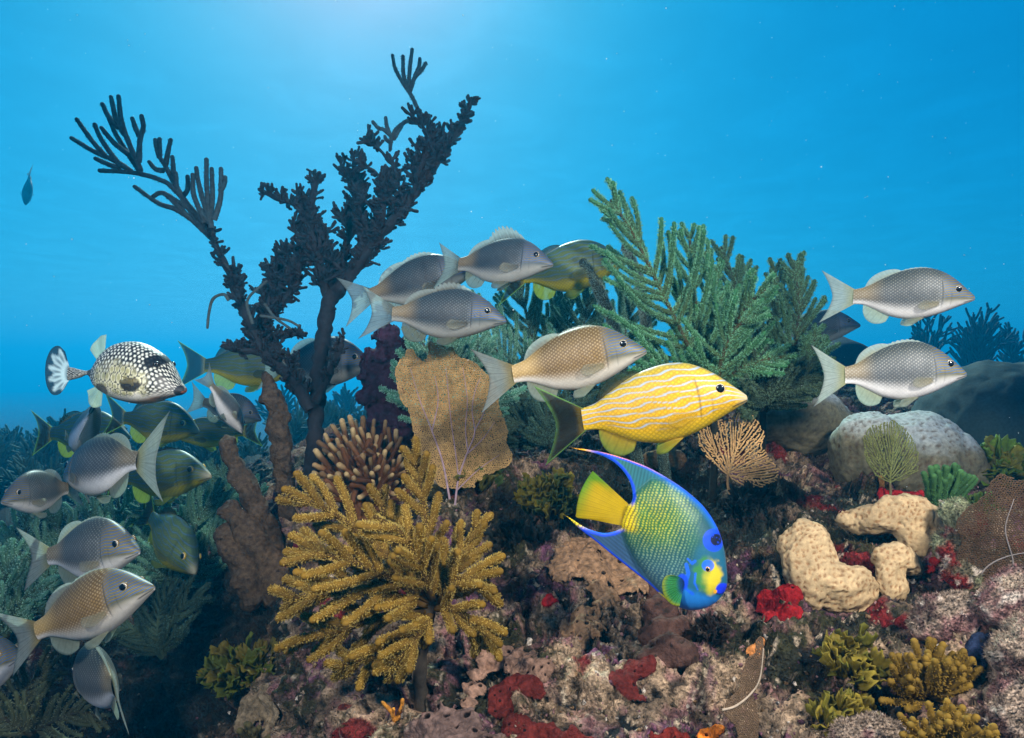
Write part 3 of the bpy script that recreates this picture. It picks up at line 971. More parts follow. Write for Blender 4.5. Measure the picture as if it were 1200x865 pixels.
def angelfish(label):
    # working units: photo pixels x 2.883 from (600, 420)
    dorsal_edge = [(200, 307), (260, 313), (330, 325), (400, 345), (460, 368), (520, 400), (580, 440), (630, 485), (660, 525), (680, 562)]
    front = [(680, 562), (691, 595), (699, 632), (704, 680), (706, 718), (703, 748), (690, 775), (668, 800), (640, 818), (612, 827), (582, 830), (552, 824), (520, 806), (490, 783)]
    anal_edge = [(490, 783), (455, 752), (400, 711), (340, 667), (280, 622), (230, 587), (188, 550), (165, 535)]
    anal_rear = [(165, 535), (205, 556), (235, 574), (270, 588), (310, 595), (345, 588), (372, 574)]
    ped = [(372, 574), (370, 560), (379, 528), (388, 498)]
    dors_rear = [(388, 498), (402, 490), (409, 468), (405, 435), (393, 405), (372, 376), (345, 352), (310, 334), (270, 322), (235, 315), (200, 307)]
    def dense(l, n):
        return catmull(np.array(l, float), n)[:-1]
    out = np.vstack([dense(dorsal_edge, 150), dense(front, 130), dense(anal_edge, 110), dense(anal_rear, 70), dense(ped, 26), dense(dors_rear, 110)])
    bodyp = np.array([(388, 498), (420, 452), (470, 408), (530, 402), (590, 446), (645, 505), (680, 562), (691, 595), (699, 632), (704, 680), (706, 718), (703, 748), (690, 775), (668, 800), (640, 818), (612, 827), (582, 830), (552, 824), (505, 790), (455, 735), (415, 680), (388, 625), (370, 562)], float)
    sp = 3.1
    gx_, gy_ = np.meshgrid(np.arange(190, 715, sp), np.arange(300, 840, sp * .87))
    gx_[1::2] += sp / 2
    g_ = np.stack([gx_, gy_], -1).reshape(-1, 2)
    dd = dline(g_, np.vstack([out, out[:1]]))
    ins = g_[poly_in(g_, out) & (dd > sp * .6)]
    pts = np.vstack([out, ins])
    n = len(out)
    res = delaunay_2d_cdt([Vector(q) for q in pts], [], [list(range(n))], 1, 1e-5)
    v = np.array([q[:] for q in res[0]]); f = np.array([q[:] for q in res[2] if len(q) == 3])
    cl = np.vstack([out, out[:1]])
    dout = dline(v, cl)
    inb = poly_in(v, bodyp)
    db = dline(v, np.vstack([bodyp, bodyp[:1]])) * np.where(inb, 1, -1)
    W = 66.0                                         # half thickness of the trunk, working units
    th = 3.0 * np.clip(dout / 6, 0, 1) ** .5 + W * np.sqrt(np.clip(1 - (1 - np.clip(db, 0, 125) / 125) ** 2, 0, 1)) * (.62 + .38 * sstep(380, 560, v[:, 0]))
    th = th * np.clip(dout / 4, 0, 1) ** .5
    # ---- pigment
    x, y = v[:, 0], v[:, 1]
    zz = np.stack([x, y, 0 * x], -1)
    nz = fbm(zz / 40, 3, .5, 5)
    cen = np.exp(-(((x - 470) / 120) ** 2 + ((y - 520) / 110) ** 2))
    base = mixc(np.array((.008, .062, .085)), np.array((.030, .125, .035)), cen * 1.2 + .2 * nz)
    base = mixc(base, np.array((.05, .12, .17)), sstep(600, 740, y) * sstep(620, 480, x) * .6)
    wx, wy = 5 * fbm(zz / 30, 2, .5, 14), 5 * fbm(zz / 30, 2, .5, 15)
    a, b = ((x + wx) * .94 + (y + wy) * .34) / 11.0, (-(x + wx) * .34 + (y + wy) * .94) / 8.6
    b2 = b + .5 * (np.floor(a) % 2)
    dot = np.hypot(a - np.floor(a) - .5, (b2 - np.floor(b2) - .5) * .8)
    gold = mixc(np.array((.09, .27, .16)), np.array((.62, .52, .02)), np.clip(cen * 1.0 + sstep(480, 390, x) * sstep(60, 30, np.abs(y - 535)), 0, 1))
    gold = mixc(gold, np.array((.24, .36, .32)), sstep(590, 720, y) * .7)
    c = mixc(base, gold, sstep(.36, .18, dot) * sstep(-6, 22, db) * sstep(640, 560, x + .25 * (y - 560)) * (.48 + .40 * hash3(np.floor(a).astype(int), np.floor(b2).astype(int), 0 * np.floor(a).astype(int), 4)))
    dark = sstep(.42, .6, dot) * sstep(0, 20, db) * .35 * cen
    c = c * (1 - dark[:, None])
    # upper fin greenish, lower fin slate blue
    c = mixc(c, mixc(np.array((.020, .12, .085)), np.array((.020, .11, .13)), sstep(330, 440, x)) * (1 + .25 * np.sin(x * .55 + y * .12))[:, None], sstep(10, -14, db) * sstep(600, 520, y))
    c = mixc(c, np.array((.020, .050, .11)) * (1 + .25 * np.sin(x * .35 - y * .45))[:, None], sstep(8, -20, db) * sstep(560, 600, y) * .85)
    BLUE = np.array((.008, .055, .58)); SKY = np.array((.02, .22, .66)); YEL = np.array((.80, .58, .005))
    ded, der = dline(v, dorsal_edge), dline(v, dors_rear)
    aed, aer = dline(v, anal_edge), dline(v, anal_rear)
    c = mixc(c, BLUE, sstep(10, 5, ded)); c = mixc(c, np.array((.75, .26, .02)), sstep(3.2, 1.6, ded) * sstep(640, 300, x) * .9)
    c = mixc(c, np.array((.02, .16, .55)), sstep(26, 8, ded) * .45 * sstep(420, 560, x))
    c = mixc(c, BLUE, sstep(15, 8, der)); c = mixc(c, BLUE, sstep(9, 4, aed)); c = mixc(c, BLUE, sstep(16, 8, aer))
    c = mixc(c, SKY, sstep(4, 1, der) * .7); c = mixc(c, SKY, sstep(4, 1, aer) * .7)
    c = mixc(c, np.array((.85, .40, .01)), sstep(300, 240, x) * sstep(6, 2, np.minimum(ded, der)) * sstep(400, 360, y))
    c = mixc(c, np.array((.75, .33, .01)), sstep(215, 180, x) * sstep(520, 540, y))
    # tail stalk: gold with dark net
    c = mixc(c, mixc(YEL, np.array((.14, .10, .01)), sstep(.30, .5, dot)), sstep(436, 396, x) * sstep(56, 34, np.abs(y - 535)))
    # head
    hd = sstep(560, 600, x + .42 * (y - 690)) * sstep(590, 625, y)
    c = mixc(c, np.array((.014, .105, .17)), hd * .85)
    face = np.hypot((x - 640) / 48, (y - 706) / 62) + .16 * nz
    c = mixc(c, mixc(np.array((.040, .19, .045)), np.array((.60, .46, .006)), sstep(616, 664, x + .2 * (y - 700) + 30 * nz)), sstep(1.08, .72, face + .2 * fbm(zz / 16, 2, .5, 12)) * .92)
    c = mixc(c, np.array((.016, .17, .50)), sstep(752, 778, y - .25 * (x - 620) + 10 * nz) * sstep(520, 560, x))
    c = mixc(c, np.array((.012, .11, .72)), sstep(1.15, .95, np.hypot((x - 640) / 19, (y - 674) / 17)) * .85)
    for ln, w in (([(578, 655), (590, 668), (600, 660)], 5), ([(572, 672), (578, 700), (568, 735), (572, 752), (590, 765)], 7), ([(600, 700), (596, 730), (606, 750)], 4)):
        c = mixc(c, np.array((.012, .11, .70)), sstep(w, w * .5, dline(v, ln) + 3 * nz) * .85)
    c = mixc(c, np.array((.010, .035, .62)), sstep(1.1, .85, np.hypot((x - 684) / 22, (y - 750) / 19)))
    c = mixc(c, np.array((.85, .35, .01)), sstep(1.1, .8, np.hypot((x - 661) / 6, (y - 757) / 7)))
    c = mixc(c, np.array((.004, .006, .02)), sstep(2.6, 1.2, dline(v, [(664, 764), (676, 768), (694, 764)])) * .8)
    # crown and the spot above the pectoral base
    cr = np.hypot((x - 662) / 36, (y - 596) / 36)
    c = mixc(c, BLUE * 1.05, sstep(1.08, .88, cr))
    ci = np.hypot((x - 670) / 20, (y - 595) / 19)
    sw = worley(zz / 7.5, 3)
    c = mixc(c, mixc(np.array((.006, .008, .03)), BLUE, sstep(.30, .18, sw)), sstep(1.05, .88, ci))
    c = mixc(c, BLUE, sstep(1.1, .9, np.hypot((x - 560) / 17, (y - 728) / 26)) * .9)
    c = mixc(c, np.array((.006, .008, .03)), sstep(1.1, .85, np.hypot((x - 556) / 10, (y - 734) / 17)))
    c = mixc(c, np.array((.75, .62, .01)), sstep(7, 3, dline(v, [(488, 783), (520, 806), (552, 826)])))
    c = np.clip(c * (1 + .10 * nz[:, None]), .003, .92)
    # ---- to the reef: a sheet at 0.92 m, turned a little so that the head comes towards us
    pl = fan_plane(735, 615, .93, -10, 6)
    m2 = lambda q: pl(np.stack([600 + q[..., 0] / 2.883, 420 + q[..., 1] / 2.883], -1))
    k = px2m(.93) / 2.883
    o0 = m2(np.zeros(2)); nrm = unit(np.cross(m2(np.array([1., 0])) - o0, m2(np.array([0., 1.])) - o0))
    if nrm[1] > 0:
        nrm = -nrm
    p3 = m2(v)
    curve = nrm * (k * -26 * ((x - 560) / 300) ** 2)[:, None]
    A, B = p3 + curve + nrm * (th * k)[:, None], p3 + curve - nrm * (th * k)[:, None]
    t = thing("angelfish", m2(np.array([500., 600.])), label, "fish")
    mb = MB(); nv = len(v)
    mb.add(np.vstack([A, B]), np.vstack([f, f[:, ::-1] + nv]), np.vstack([c, c]))
    per = np.arange(n); pn = np.roll(per, -1)
    mb.f[4].append(np.stack([per, per + nv, pn + nv, pn], -1))
    mb.build("body", M_SKIN, t)
    def surf(px, py, extra=0.0):
        j = np.hypot(x - px, y - py).argmin()
        return A[j] + nrm * k * extra, B[j] - nrm * k * extra
    iv, jf = icos(3)
    basis = np.array([unit(m2(np.array([1., 0])) - o0), unit(m2(np.array([0., 1.])) - o0), nrm])
    for side in (0, 1):
        q = surf(637, 686, -2)[side]; sg = 1 if side == 0 else -1
        e = MB(); w_ = iv * np.array([9.5, 9.5, 5.5]) * k; e.add(q + w_ @ basis, jf, mixc(np.array((.60, .30, .02)), np.array((.01, .05, .40)), sstep(.80, .95, np.hypot(iv[:, 0], iv[:, 1])))); eo = e.build("eye", M_EYE, t)
        e = MB(); w_ = iv * np.array([6.4, 6.4, 3.5]) * k; e.add(q + nrm * k * 3.0 * sg + w_ @ basis, jf, (.004, .004, .006)); e.build("pupil", M_EYE, eo)
    def fan(base, tip, cf, off0, off1, name, nl=14, nr=50):
        bb = m2(catmull(np.array(base, float), nr)) + nrm * k * off0
        tp = m2(catmull(np.array(tip, float), nr)) + nrm * k * off1
        fin_sheet(bb, tp, nl, cf, .0015, .0012).build(name, M_FIN, t)
    fan([(396, 496), (386, 530), (376, 568)], [(276, 386), (256, 414), (236, 452), (224, 492), (219, 528), (222, 548), (290, 556)],
        lambda L, r_, ray: mixc(mixc(np.array((.88, .62, .004)), np.array((.85, .60, .004)), L), np.array((.22, .48, .02)), np.clip(sstep(.72, 1.0, L) * sstep(.9, .2, r_) + sstep(.16, .0, r_) * sstep(.3, .8, L), 0, 1)) * (.82 + .25 * ray[..., None]), -14, -24, "tail_fin", 20, 60)
    pc = lambda L, r_, ray: mixc(np.array((.015, .10, .35)), mixc(np.array((.06, .38, .10)), np.array((.45, .50, .02)), sstep(.75, 1, L)), sstep(.1, .4, L)) * (.65 + .5 * ray[..., None])
    sA, sB = surf(558, 735)
    offA = float((sA - m2(np.array([558., 735.]))) @ nrm / k)
    fan([(558, 716), (562, 735), (560, 756)], [(532, 706), (510, 710), (497, 730), (496, 756), (506, 780), (526, 798), (548, 802)], pc, offA, offA + 16, "pectoral_fin", 12, 40)
    fan([(558, 716), (562, 735), (560, 756)], [(532, 706), (510, 710), (497, 730), (496, 756), (506, 780), (526, 798), (548, 802)], pc, -offA - 50, -offA - 66, "pectoral_fin", 12, 40)
    return t
# ------------------------------------------------------------------ builders for corals, gorgonians, sponges and algae
M_POLYP = mat_attr("gorgonian_polyps", .75, 80, .2, 400, .3, .001, transl=.35, spec=.15)
M_ROD = mat_attr("sea_rod_skin", .85, 120, .3, 500, .6, .002, spec=.1)
M_FAN = mat_attr("sea_fan_mesh", .8, 60, .25, 400, .3, .001, transl=.25, spec=.1)
M_SPONGE = mat_attr("sponge_skin", .9, 110, .5, 240, 1.0, .004, spec=.1)
M_LEAF = mat_attr("algae_leaf", .65, 120, .3, 300, .4, .001, transl=.35, spec=.2)
M_FINGER = mat_attr("finger_coral", .8, 150, .25, 600, .6, .0015, spec=.15)

def px2m(Yd):
    return Yd / FPX

def frond(mb, axis, blen, nb, normal=(0, -1, 0), ra=.004, rb=.0035, pol=(1500, .004, .0009), ca=(.2, .15, .05), cb=(.4, .28, .06), cp=None, u0=.08,
          phi=(62, 35), bendup=.55, sides=6, prof=None, jit=.12, one=None, tipc=None):
    """a feather: axis with branchlets on both sides, set with polyps"""
    ax = catmull(axis, 44)
    T = unit(np.gradient(ax, axis=0))
    N = unit(np.asarray(normal, float))
    cp = cb if cp is None else cp
    tube(mb, ax, np.linspace(ra, ra * .6, 44), sides, ca)
    spikes(mb, ax[6:], ra * .8, pol[0], pol[1], pol[2], cp)
    for i in range(nb):
        u = u0 + (1 - u0) * (i + RNG.uniform(0, .8)) / nb
        k = min(int(u * 43), 42)
        for sg in ((1, -1) if one is None else (one,)):
            if RNG.uniform() < .06:
                continue
            t = T[k]
            S = unit(np.cross(t, N)) * sg
            f = (prof(u) if prof else (np.sin(np.clip(u * .85 + .15, 0, 1) * np.pi) ** .6 * .75 + .3))
            L = blen * f * RNG.uniform(.78, 1.15)
            ph = R(phi[0] + (phi[1] - phi[0]) * u + RNG.normal(0, 6))
            oop = N * RNG.normal(0, jit * 2.2) + RNG.normal(0, jit * .5, 3)
            m = 9
            p = [ax[k]]
            for q in range(m):
                a = ph * (1 - bendup * (q / m))
                d = unit(t * np.cos(a) + S * np.sin(a) + oop * (.4 + .6 * q / m))
                p.append(p[-1] + d * L / m)
            p = np.array(p)
            sh = RNG.uniform(.8, 1.15)
            cc = mixc(np.asarray(ca) * .9 + np.asarray(cb) * .1, np.asarray(cb) * sh, np.linspace(.3, 1, m + 1))
            tube(mb, p, np.linspace(rb, rb * .85, m + 1), sides, cc)
            if pol[0]:
                spikes(mb, p, rb, pol[0], pol[1], pol[2], np.asarray(cp) * sh)

def twig_cluster(mb, p0, d0, L, r, col, n=3, sides=6, fuzz=None, spreadf=.5):
    """a stubby bush of blunt fingers growing from one spot"""
    for i in range(n):
        d = unit(unit(d0) + RNG.normal(0, spreadf, 3))
        l = L * RNG.uniform(.6, 1.2)
        mid = p0 + d * l * .5 + RNG.normal(0, l * .06, 3)
        d2 = unit(d + np.array([0, 0, .35]) + RNG.normal(0, .25, 3))
        p = catmull([p0, mid, mid + d2 * l * .5], 6)
        c = np.asarray(col) * RNG.uniform(.7, 1.25)
        tube(mb, p, r * np.array([.8, .9, 1, 1.05, 1.1, 1.1]) * RNG.uniform(.8, 1.2), sides, c, lump=.25, lscale=120)
        if RNG.uniform() < .6:
            q = p[2]
            d3 = unit(d + RNG.normal(0, .7, 3))
            tube(mb, catmull([q, q + d3 * l * .25, q + d3 * l * .45 + np.array([0, 0, l * .1])], 4), r * .9, sides, c, lump=.25, lscale=120)
        if fuzz:
            spikes(mb, p, r, *fuzz, c * 1.4)

def poly_in(pts, poly):
    x, y = pts[:, 0], pts[:, 1]
    ins = np.zeros(len(pts), bool)
    n = len(poly)
    for i in range(n):
        x1, y1 = poly[i]; x2, y2 = poly[(i + 1) % n]
        c = ((y1 > y) != (y2 > y))
        xi = (x2 - x1) * (y - y1) / (y2 - y1 + 1e-12) + x1
        ins ^= c & (x < xi)
    return ins

def seg_tubes(mb, a, b, r, col, sides=4):
    """many straight thin tubes at once"""
    d = unit(b - a)
    h = np.where(np.abs(d[:, 2:3]) > .9, [[1., 0, 0]], [[0, 0, 1.]])
    u = unit(np.cross(d, h)); w = np.cross(d, u)
    th = np.arange(sides) / sides * 2 * np.pi
    rg = u[:, None] * np.cos(th)[None, :, None] + w[:, None] * np.sin(th)[None, :, None]
    rr = np.broadcast_to(np.asarray(r, float), (len(a),))[:, None, None]
    v = np.concatenate([a[:, None] + rg * rr, b[:, None] + rg * rr], 1)
    j = np.arange(sides); j2 = (j + 1) % sides
    f = np.stack([j, j2, sides + j2, sides + j], -1)[None] + (np.arange(len(a)) * sides * 2)[:, None, None]
    col = np.broadcast_to(np.asarray(col, float), (len(a), 3))
    mb.add(v.reshape(-1, 3), f.reshape(-1, 4), np.repeat(col, sides * 2, 0))

def fan_net(mb, poly, spacing, to3, r, col, seed=0):
    """the net of a sea fan: dual graph of scattered points, every link a thin tube"""
    rng = np.random.default_rng(seed)
    poly = np.asarray(poly, float)
    lo, hi = poly.min(0), poly.max(0)
    nx, ny = int((hi[0] - lo[0]) / spacing) + 2, int((hi[1] - lo[1]) / spacing) + 2
    gx_, gy_ = np.meshgrid(np.arange(nx), np.arange(ny))
    p = np.stack([lo[0] + (gx_ + .5 * (gy_ % 2)) * spacing, lo[1] + gy_ * spacing * .9], -1).reshape(-1, 2)
    p = p + rng.normal(0, spacing * .22, p.shape)
    e = p.copy()
    jag = np.array([fbm(np.stack([q[0] * .05, q[1] * .05, 0 * q[0]], -1)[None], 3, .5, seed)[0] for q in p])
    p = p[poly_in(p + np.stack([jag, jag], -1) * spacing * 4, poly)]
    res = delaunay_2d_cdt([Vector(q) for q in p], [], [], 0, 1e-6)
    vs_, tr = np.array([v[:] for v in res[0]]), np.array([f[:] for f in res[2] if len(f) == 3])
    cen = vs_[tr].mean(1)
    ed = {}
    for t, f in enumerate(tr):
        for i in range(3):
            k = (min(f[i], f[(i + 1) % 3]), max(f[i], f[(i + 1) % 3]))
            ed.setdefault(k, []).append(t)
    ok = [v for k, v in ed.items() if len(v) == 2 and np.linalg.norm(vs_[k[0]] - vs_[k[1]]) < spacing * 2.2]
    ok = np.array(ok)
    ln = np.linalg.norm(cen[ok[:, 0]] - cen[ok[:, 1]], axis=1)
    ok = ok[ln < spacing * 1.6]
    a, b = to3(cen[ok[:, 0]]), to3(cen[ok[:, 1]])
    seg_tubes(mb, a, b, r * rng.uniform(.75, 1.3, len(a)), np.asarray(col) * rng.uniform(.75, 1.25, (len(a), 1)))

def colonise(poly, root, n, step, infl, kill, seed=0, iters=160, up=0.0):
    """space colonisation: nodes, parents"""
    rng = np.random.default_rng(seed)
    poly = np.asarray(poly, float)
    lo, hi = poly.min(0), poly.max(0)
    p = rng.uniform(lo, hi, (n * 4, 2)); p = p[poly_in(p, poly)][:n]
    nodes = [np.asarray(root, float)]; par = [-1]
    for _ in range(iters):
        nd = np.array(nodes)
        d = np.linalg.norm(p[:, None] - nd[None], axis=-1)
        near = d.argmin(1); dm = d.min(1)
        p = p[dm > kill]; near = near[dm > kill]; dm = dm[dm > kill]
        if len(p) == 0:
            break
        act = dm < infl if len(nodes) > 8 else np.ones(len(p), bool)
        if not act.any():
            break
        for k in np.unique(near[act]):
            v = (p[act & (near == k)] - nd[k])
            v = (v / np.linalg.norm(v, axis=1, keepdims=True)).sum(0) + rng.normal(0, .15, 2)
            v = v / (np.linalg.norm(v) + 1e-9)
            q = nd[k] + v * step
            if np.linalg.norm(nd - q, axis=1).min() > step * .35:
                nodes.append(q); par.append(int(k))
    return np.array(nodes), np.array(par)

def branch_fan(mb, poly, root, n, step, to3, r0, r1, col, seed=0, infl=30, kill=4):
    nd, pa = colonise(poly, root, n, step, infl, kill, seed)
    w = np.ones(len(nd))
    for i in range(len(nd) - 1, 0, -1):
        w[pa[i]] += w[i]
    q = to3(nd)
    i = np.arange(1, len(nd))
    rr = r1 + (r0 - r1) * np.clip(w[i] / w[1], 0, 1) ** .5
    rng = np.random.default_rng(seed)
    seg_tubes(mb, q[pa[i]], q[i], rr, np.asarray(col) * rng.uniform(.8, 1.2, (len(i), 1)), 5)

def leaf(mb, p, d, n, L, W, col, curl=.4, lobes=3, rng=RNG):
    """a ruffled fan-shaped blade with thickness"""
    d = unit(d); n = unit(np.asarray(n) - d * (np.asarray(n) @ d)); s = np.cross(d, n)
    nu, nv = 9, 5
    u = np.linspace(-1, 1, nu)[:, None]; v = np.linspace(0, 1, nv)[None, :]
    w = W * (.18 + .82 * v ** .7)
    edge = 1 + .16 * np.sin(u * lobes * np.pi + rng.uniform(0, 6)) - .25 * u * u
    h = L * v * edge
    x = u * w
    bendz = curl * L * (v ** 2) * (.6 + .4 * np.cos(u * 2)) + .12 * L * v * np.sin(u * 7 + rng.uniform(0, 6))
    q = np.asarray(p) + d * h[..., None] + s * x[..., None] + n * bendz[..., None]
    th = .0007 * (L / .03)
    a, b = q + n * th, q - n * th
    i = np.arange(nu * nv).reshape(nu, nv)
    f = np.stack([i[:-1, :-1], i[:-1, 1:], i[1:, 1:], i[1:, :-1]], -1).reshape(-1, 4)
    k = nu * nv
    per = np.concatenate([i[0, :], i[1:, -1], i[-1, -2::-1], i[-2:0:-1, 0]])
    side = np.stack([per, per + k, np.roll(per, -1) + k, np.roll(per, -1)], -1)
    c = np.asarray(col) * (.8 + .35 * v[..., None] * np.ones((nu, 1, 1))) * rng.uniform(.75, 1.25)
    mb.add(np.concatenate([a.reshape(-1, 3), b.reshape(-1, 3)]), np.concatenate([f, f[:, ::-1] + k, side]), np.concatenate([c.reshape(-1, 3)] * 2))

def leafy(base, ext, n, L, W, col, col2=None, seed=0, up=.6):
    """clump of ruffled leaves filling an ellipsoid above base"""
    rng = np.random.default_rng(seed)
    mb = MB()
    ext = np.asarray(ext, float)
    for i in range(n):
        q = rng.normal(0, 1, 3); q = q / np.linalg.norm(q) * rng.uniform(.25, 1) ** .6
        q[2] = abs(q[2])
        p = np.asarray(base) + q * ext
        d = unit(q + np.array([0, -.35, up]) + rng.normal(0, .35, 3))
        nn = unit(rng.normal(0, 1, 3) + np.array([0, -1.2, .4]))
        c = np.asarray(col) if col2 is None or rng.uniform() < .6 else np.asarray(col2)
        l = L * rng.uniform(.6, 1.25)
        leaf(mb, p - d * l * .6, d, nn, l, W * rng.uniform(.7, 1.2), c, rng.uniform(.1, .6), rng.integers(2, 5), rng)
    return mb

def lumps(centers, voxel, col, dots=None, amp=.0015, nsc=40, seed=0, pores=0, pore_r=.004, pcol=(.02, .015, .012), smooth=4, warp=0.0, colfun=None):
    """smoothly merged ellipsoids [(point, radii)], roughened, with optional pits and open pores"""
    v, f = merged(centers, voxel, smooth=smooth)
    n = vnormals(v, f)
    if warp:
        v = v + np.stack([fbm(v * 28 + q, 3, .5, seed + q) for q in (1, 2, 3)], -1) * warp
        n = vnormals(v, f)
    d = amp * fbm(v * nsc, 4, .55, seed)
    c = np.asarray(col) * (1 + .25 * fbm(v * nsc * .7, 3, .5, seed + 3))[:, None]
    if colfun is not None:
        c = colfun(v, n, c)
    if dots is not None:
        size, depth, dcol = dots
        w = worley(v / size + .12 * fbm(v / size * .3, 2, .5, 2)[:, None], seed + 9, jit=.55)
        k = sstep(.46, .20, w)
        c = mixc(c, np.asarray(dcol), k * .85)
        d = d - depth * k + depth * .5 * sstep(.35, .7, w)
    if pores:
        rng = np.random.default_rng(seed)
        fr = np.where(n[:, 1] < .2)[0]
        pk = []
        for i in rng.permutation(fr):
            if all(np.linalg.norm(v[i] - v[j]) > pore_r * 3.5 for j in pk):
                pk.append(i)
            if len(pk) >= pores:
                break
        for j in pk:
            rr = pore_r * rng.uniform(.6, 1.3)
            q = np.linalg.norm(v - v[j], axis=1) / rr
            d = d - rr * 1.2 * sstep(1.0, .55, q) + rr * .35 * np.exp(-((q - 1.25) / .35) ** 2)
            c = mixc(c, np.asarray(pcol), sstep(1.0, .75, q))
    mb = MB()
    mb.add(v + n * d[:, None], f, np.clip(c, .004, .9))
    return mb

def fan_plane(x0, y0, Yd, yaw=0.0, pitch=0.0, ruff=.0, seed=0):
    """maps 2-d photo-pixel coordinates onto a real, slightly ruffled sheet standing at distance Yd"""
    o = P(x0, y0, Yd)
    k = Yd / FPX
    ex = np.array([math.cos(R(yaw)), math.sin(R(yaw)), 0]) / max(math.cos(R(yaw)), .3)
    ez = np.array([0, math.sin(R(pitch)), math.cos(R(pitch))])
    nn = unit(np.cross(ex, ez))
    def to3(q):
        q = np.asarray(q, float)
        a, b = (q[..., 0] - x0) * k, (y0 - q[..., 1]) * k
        p = o + a[..., None] * ex + b[..., None] * ez
        if ruff:
            p = p + nn * (ruff * fbm(np.stack([a * 9, b * 9, 0 * a + seed], -1), 2, .5, seed))[..., None]
        return p
    return to3

def path(pts, Yd=None):
    return [P(q[0], q[1], q[2] if len(q) > 2 else Yd) for q in pts]
# ------------------------------------------------------------------ the tall dark coral tree at left
def along(pathpts, n):
    return catmull(pathpts, n)

TY = 1.72
base_t = hit(362, 560)
tree = thing("branching_coral", base_t, "tall dark branching coral tree with a wide V of knobbly limbs against the blue", "coral")
DARKC = (.017, .017, .020)
def limb(pts, r0, r1, density, L, r, name="limb", skip=.06, spreadf=.55, n=3, upw=.6, shoots=0, slen=50, lean=-.25):
    L, r, density, n = L * .66, r * .60, density * 1.5, n
    mb = MB()
    p = catmull(path(pts), 60)
    rad = np.linspace(r0, r1, 60)
    tube(mb, p, rad, 14, DARKC, lump=.34, lscale=70)
    d = np.r_[0, np.cumsum(np.linalg.norm(np.diff(p, axis=0), axis=1))]
    t, nn, bb = frames(p)
    k = int(d[-1] / density)
    for s in RNG.uniform(skip, 1, k) ** .9:
        i = min(int(s * 59), 59)
        th = RNG.uniform(0, 2 * np.pi)
        o = nn[i] * np.cos(th) + bb[i] * np.sin(th)
        twig_cluster(mb, p[i] + o * rad[i] * .5, o + t[i] * .5 + np.array([0, 0, upw]), L * (1 - .35 * s), r, DARKC, n, 5, (900, .0022, .0007), spreadf)
    for q in range(shoots):
        i = int(np.interp(q + RNG.uniform(0, .9), [0, shoots], [7, 46]))
        l = slen * px2m(YT) * RNG.uniform(.55, 1.15) * (1.1 - .5 * i / 59)
        tip = p[i] + np.array([lean + RNG.normal(0, .22), RNG.normal(0, .35), .95]) * l
        sp_ = catmull([p[i], (p[i] + tip) / 2 + RNG.normal(0, l * .10, 3) + np.array([.05 * l, 0, 0]), tip], 24)
        tube(mb, sp_, np.linspace(.005, .003, 24), 7, DARKC, lump=.2, lscale=60)
        _, n2, b2 = frames(sp_)
        for k_ in range(int(l / .0060)):
            j = RNG.integers(3, 24); a_ = RNG.uniform(0, 6.283)
            twig_cluster(mb, sp_[j], n2[j] * np.cos(a_) + b2[j] * np.sin(a_) + np.array([0, 0, .9]), L * .85, r, DARKC, 3, 5, None, .5)
    return mb.build(name, M_ROD, tree)
YT = TY
limb([(362, 575, 1.66), (368, 520, 1.69), (372, 460, YT), (378, 400, YT), (388, 345, YT)], .021, .018, .05, .03, .0055, "trunk", upw=.2)
limb([(388, 350, YT), (418, 312, YT), (452, 268, YT - .02), (488, 225, YT - .03), (520, 178, YT - .04), (541, 145, YT - .04), (553, 116, YT - .04)], .018, .0050, .0042, .052, .0058, shoots=13, slen=70)
limb([(384, 352, YT), (400, 310, YT + .04), (412, 262, YT + .05), (416, 215, YT + .05), (414, 180, YT + .05)], .014, .005, .0052, .055, .0056, shoots=4, slen=40)
limb([(382, 345, YT), (372, 300, YT - .05), (362, 262, YT - .06), (368, 225, YT - .06), (372, 205, YT - .06)], .014, .006, .0048, .055, .0056, shoots=5, slen=50)
limb([(420, 312, YT), (436, 270, YT + .03), (452, 225, YT + .03), (468, 200, YT + .03)], .011, .005, .0046, .055, .0056)
limb([(365, 262, YT - .06), (345, 240, YT - .06), (325, 232, YT - .05), (304, 222, YT - .04)], .009, .005, .0062, .048, .0055)
limb([(486, 228, YT - .03), (490, 205, YT - .05), (500, 180, YT - .06), (510, 158, YT - .06)], .008, .004, .0055, .045, .005)
limb([(366, 480, 1.69), (342, 444, 1.70), (312, 415, 1.70), (292, 378, 1.69), (275, 335, 1.68), (258, 298, 1.67), (246, 268, 1.66)], .017, .006, .0052, .052, .0056, shoots=6, slen=46, lean=.1)
limb([(300, 402, 1.70), (318, 362, 1.74), (326, 322, 1.76), (332, 290, 1.76)], .012, .005, .0044, .055, .0056, shoots=5, slen=44, lean=0)
limb([(322, 365, 1.74), (345, 335, 1.72), (352, 305, 1.70), (350, 280, 1.70)], .011, .005, .0046, .055, .0056, shoots=4, slen=40, lean=0)
limb([(312, 412, 1.70), (280, 410, 1.68), (262, 405, 1.66)], .012, .006, .0042, .042, .0056)
limb([(300, 385, 1.70), (330, 395, 1.74), (352, 390, 1.74)], .010, .005, .0042, .042, .0056)
limb([(370, 470, 1.68), (385, 440, 1.66), (398, 410, 1.65), (402, 395, 1.65)], .012, .005, .0075, .042, .005)

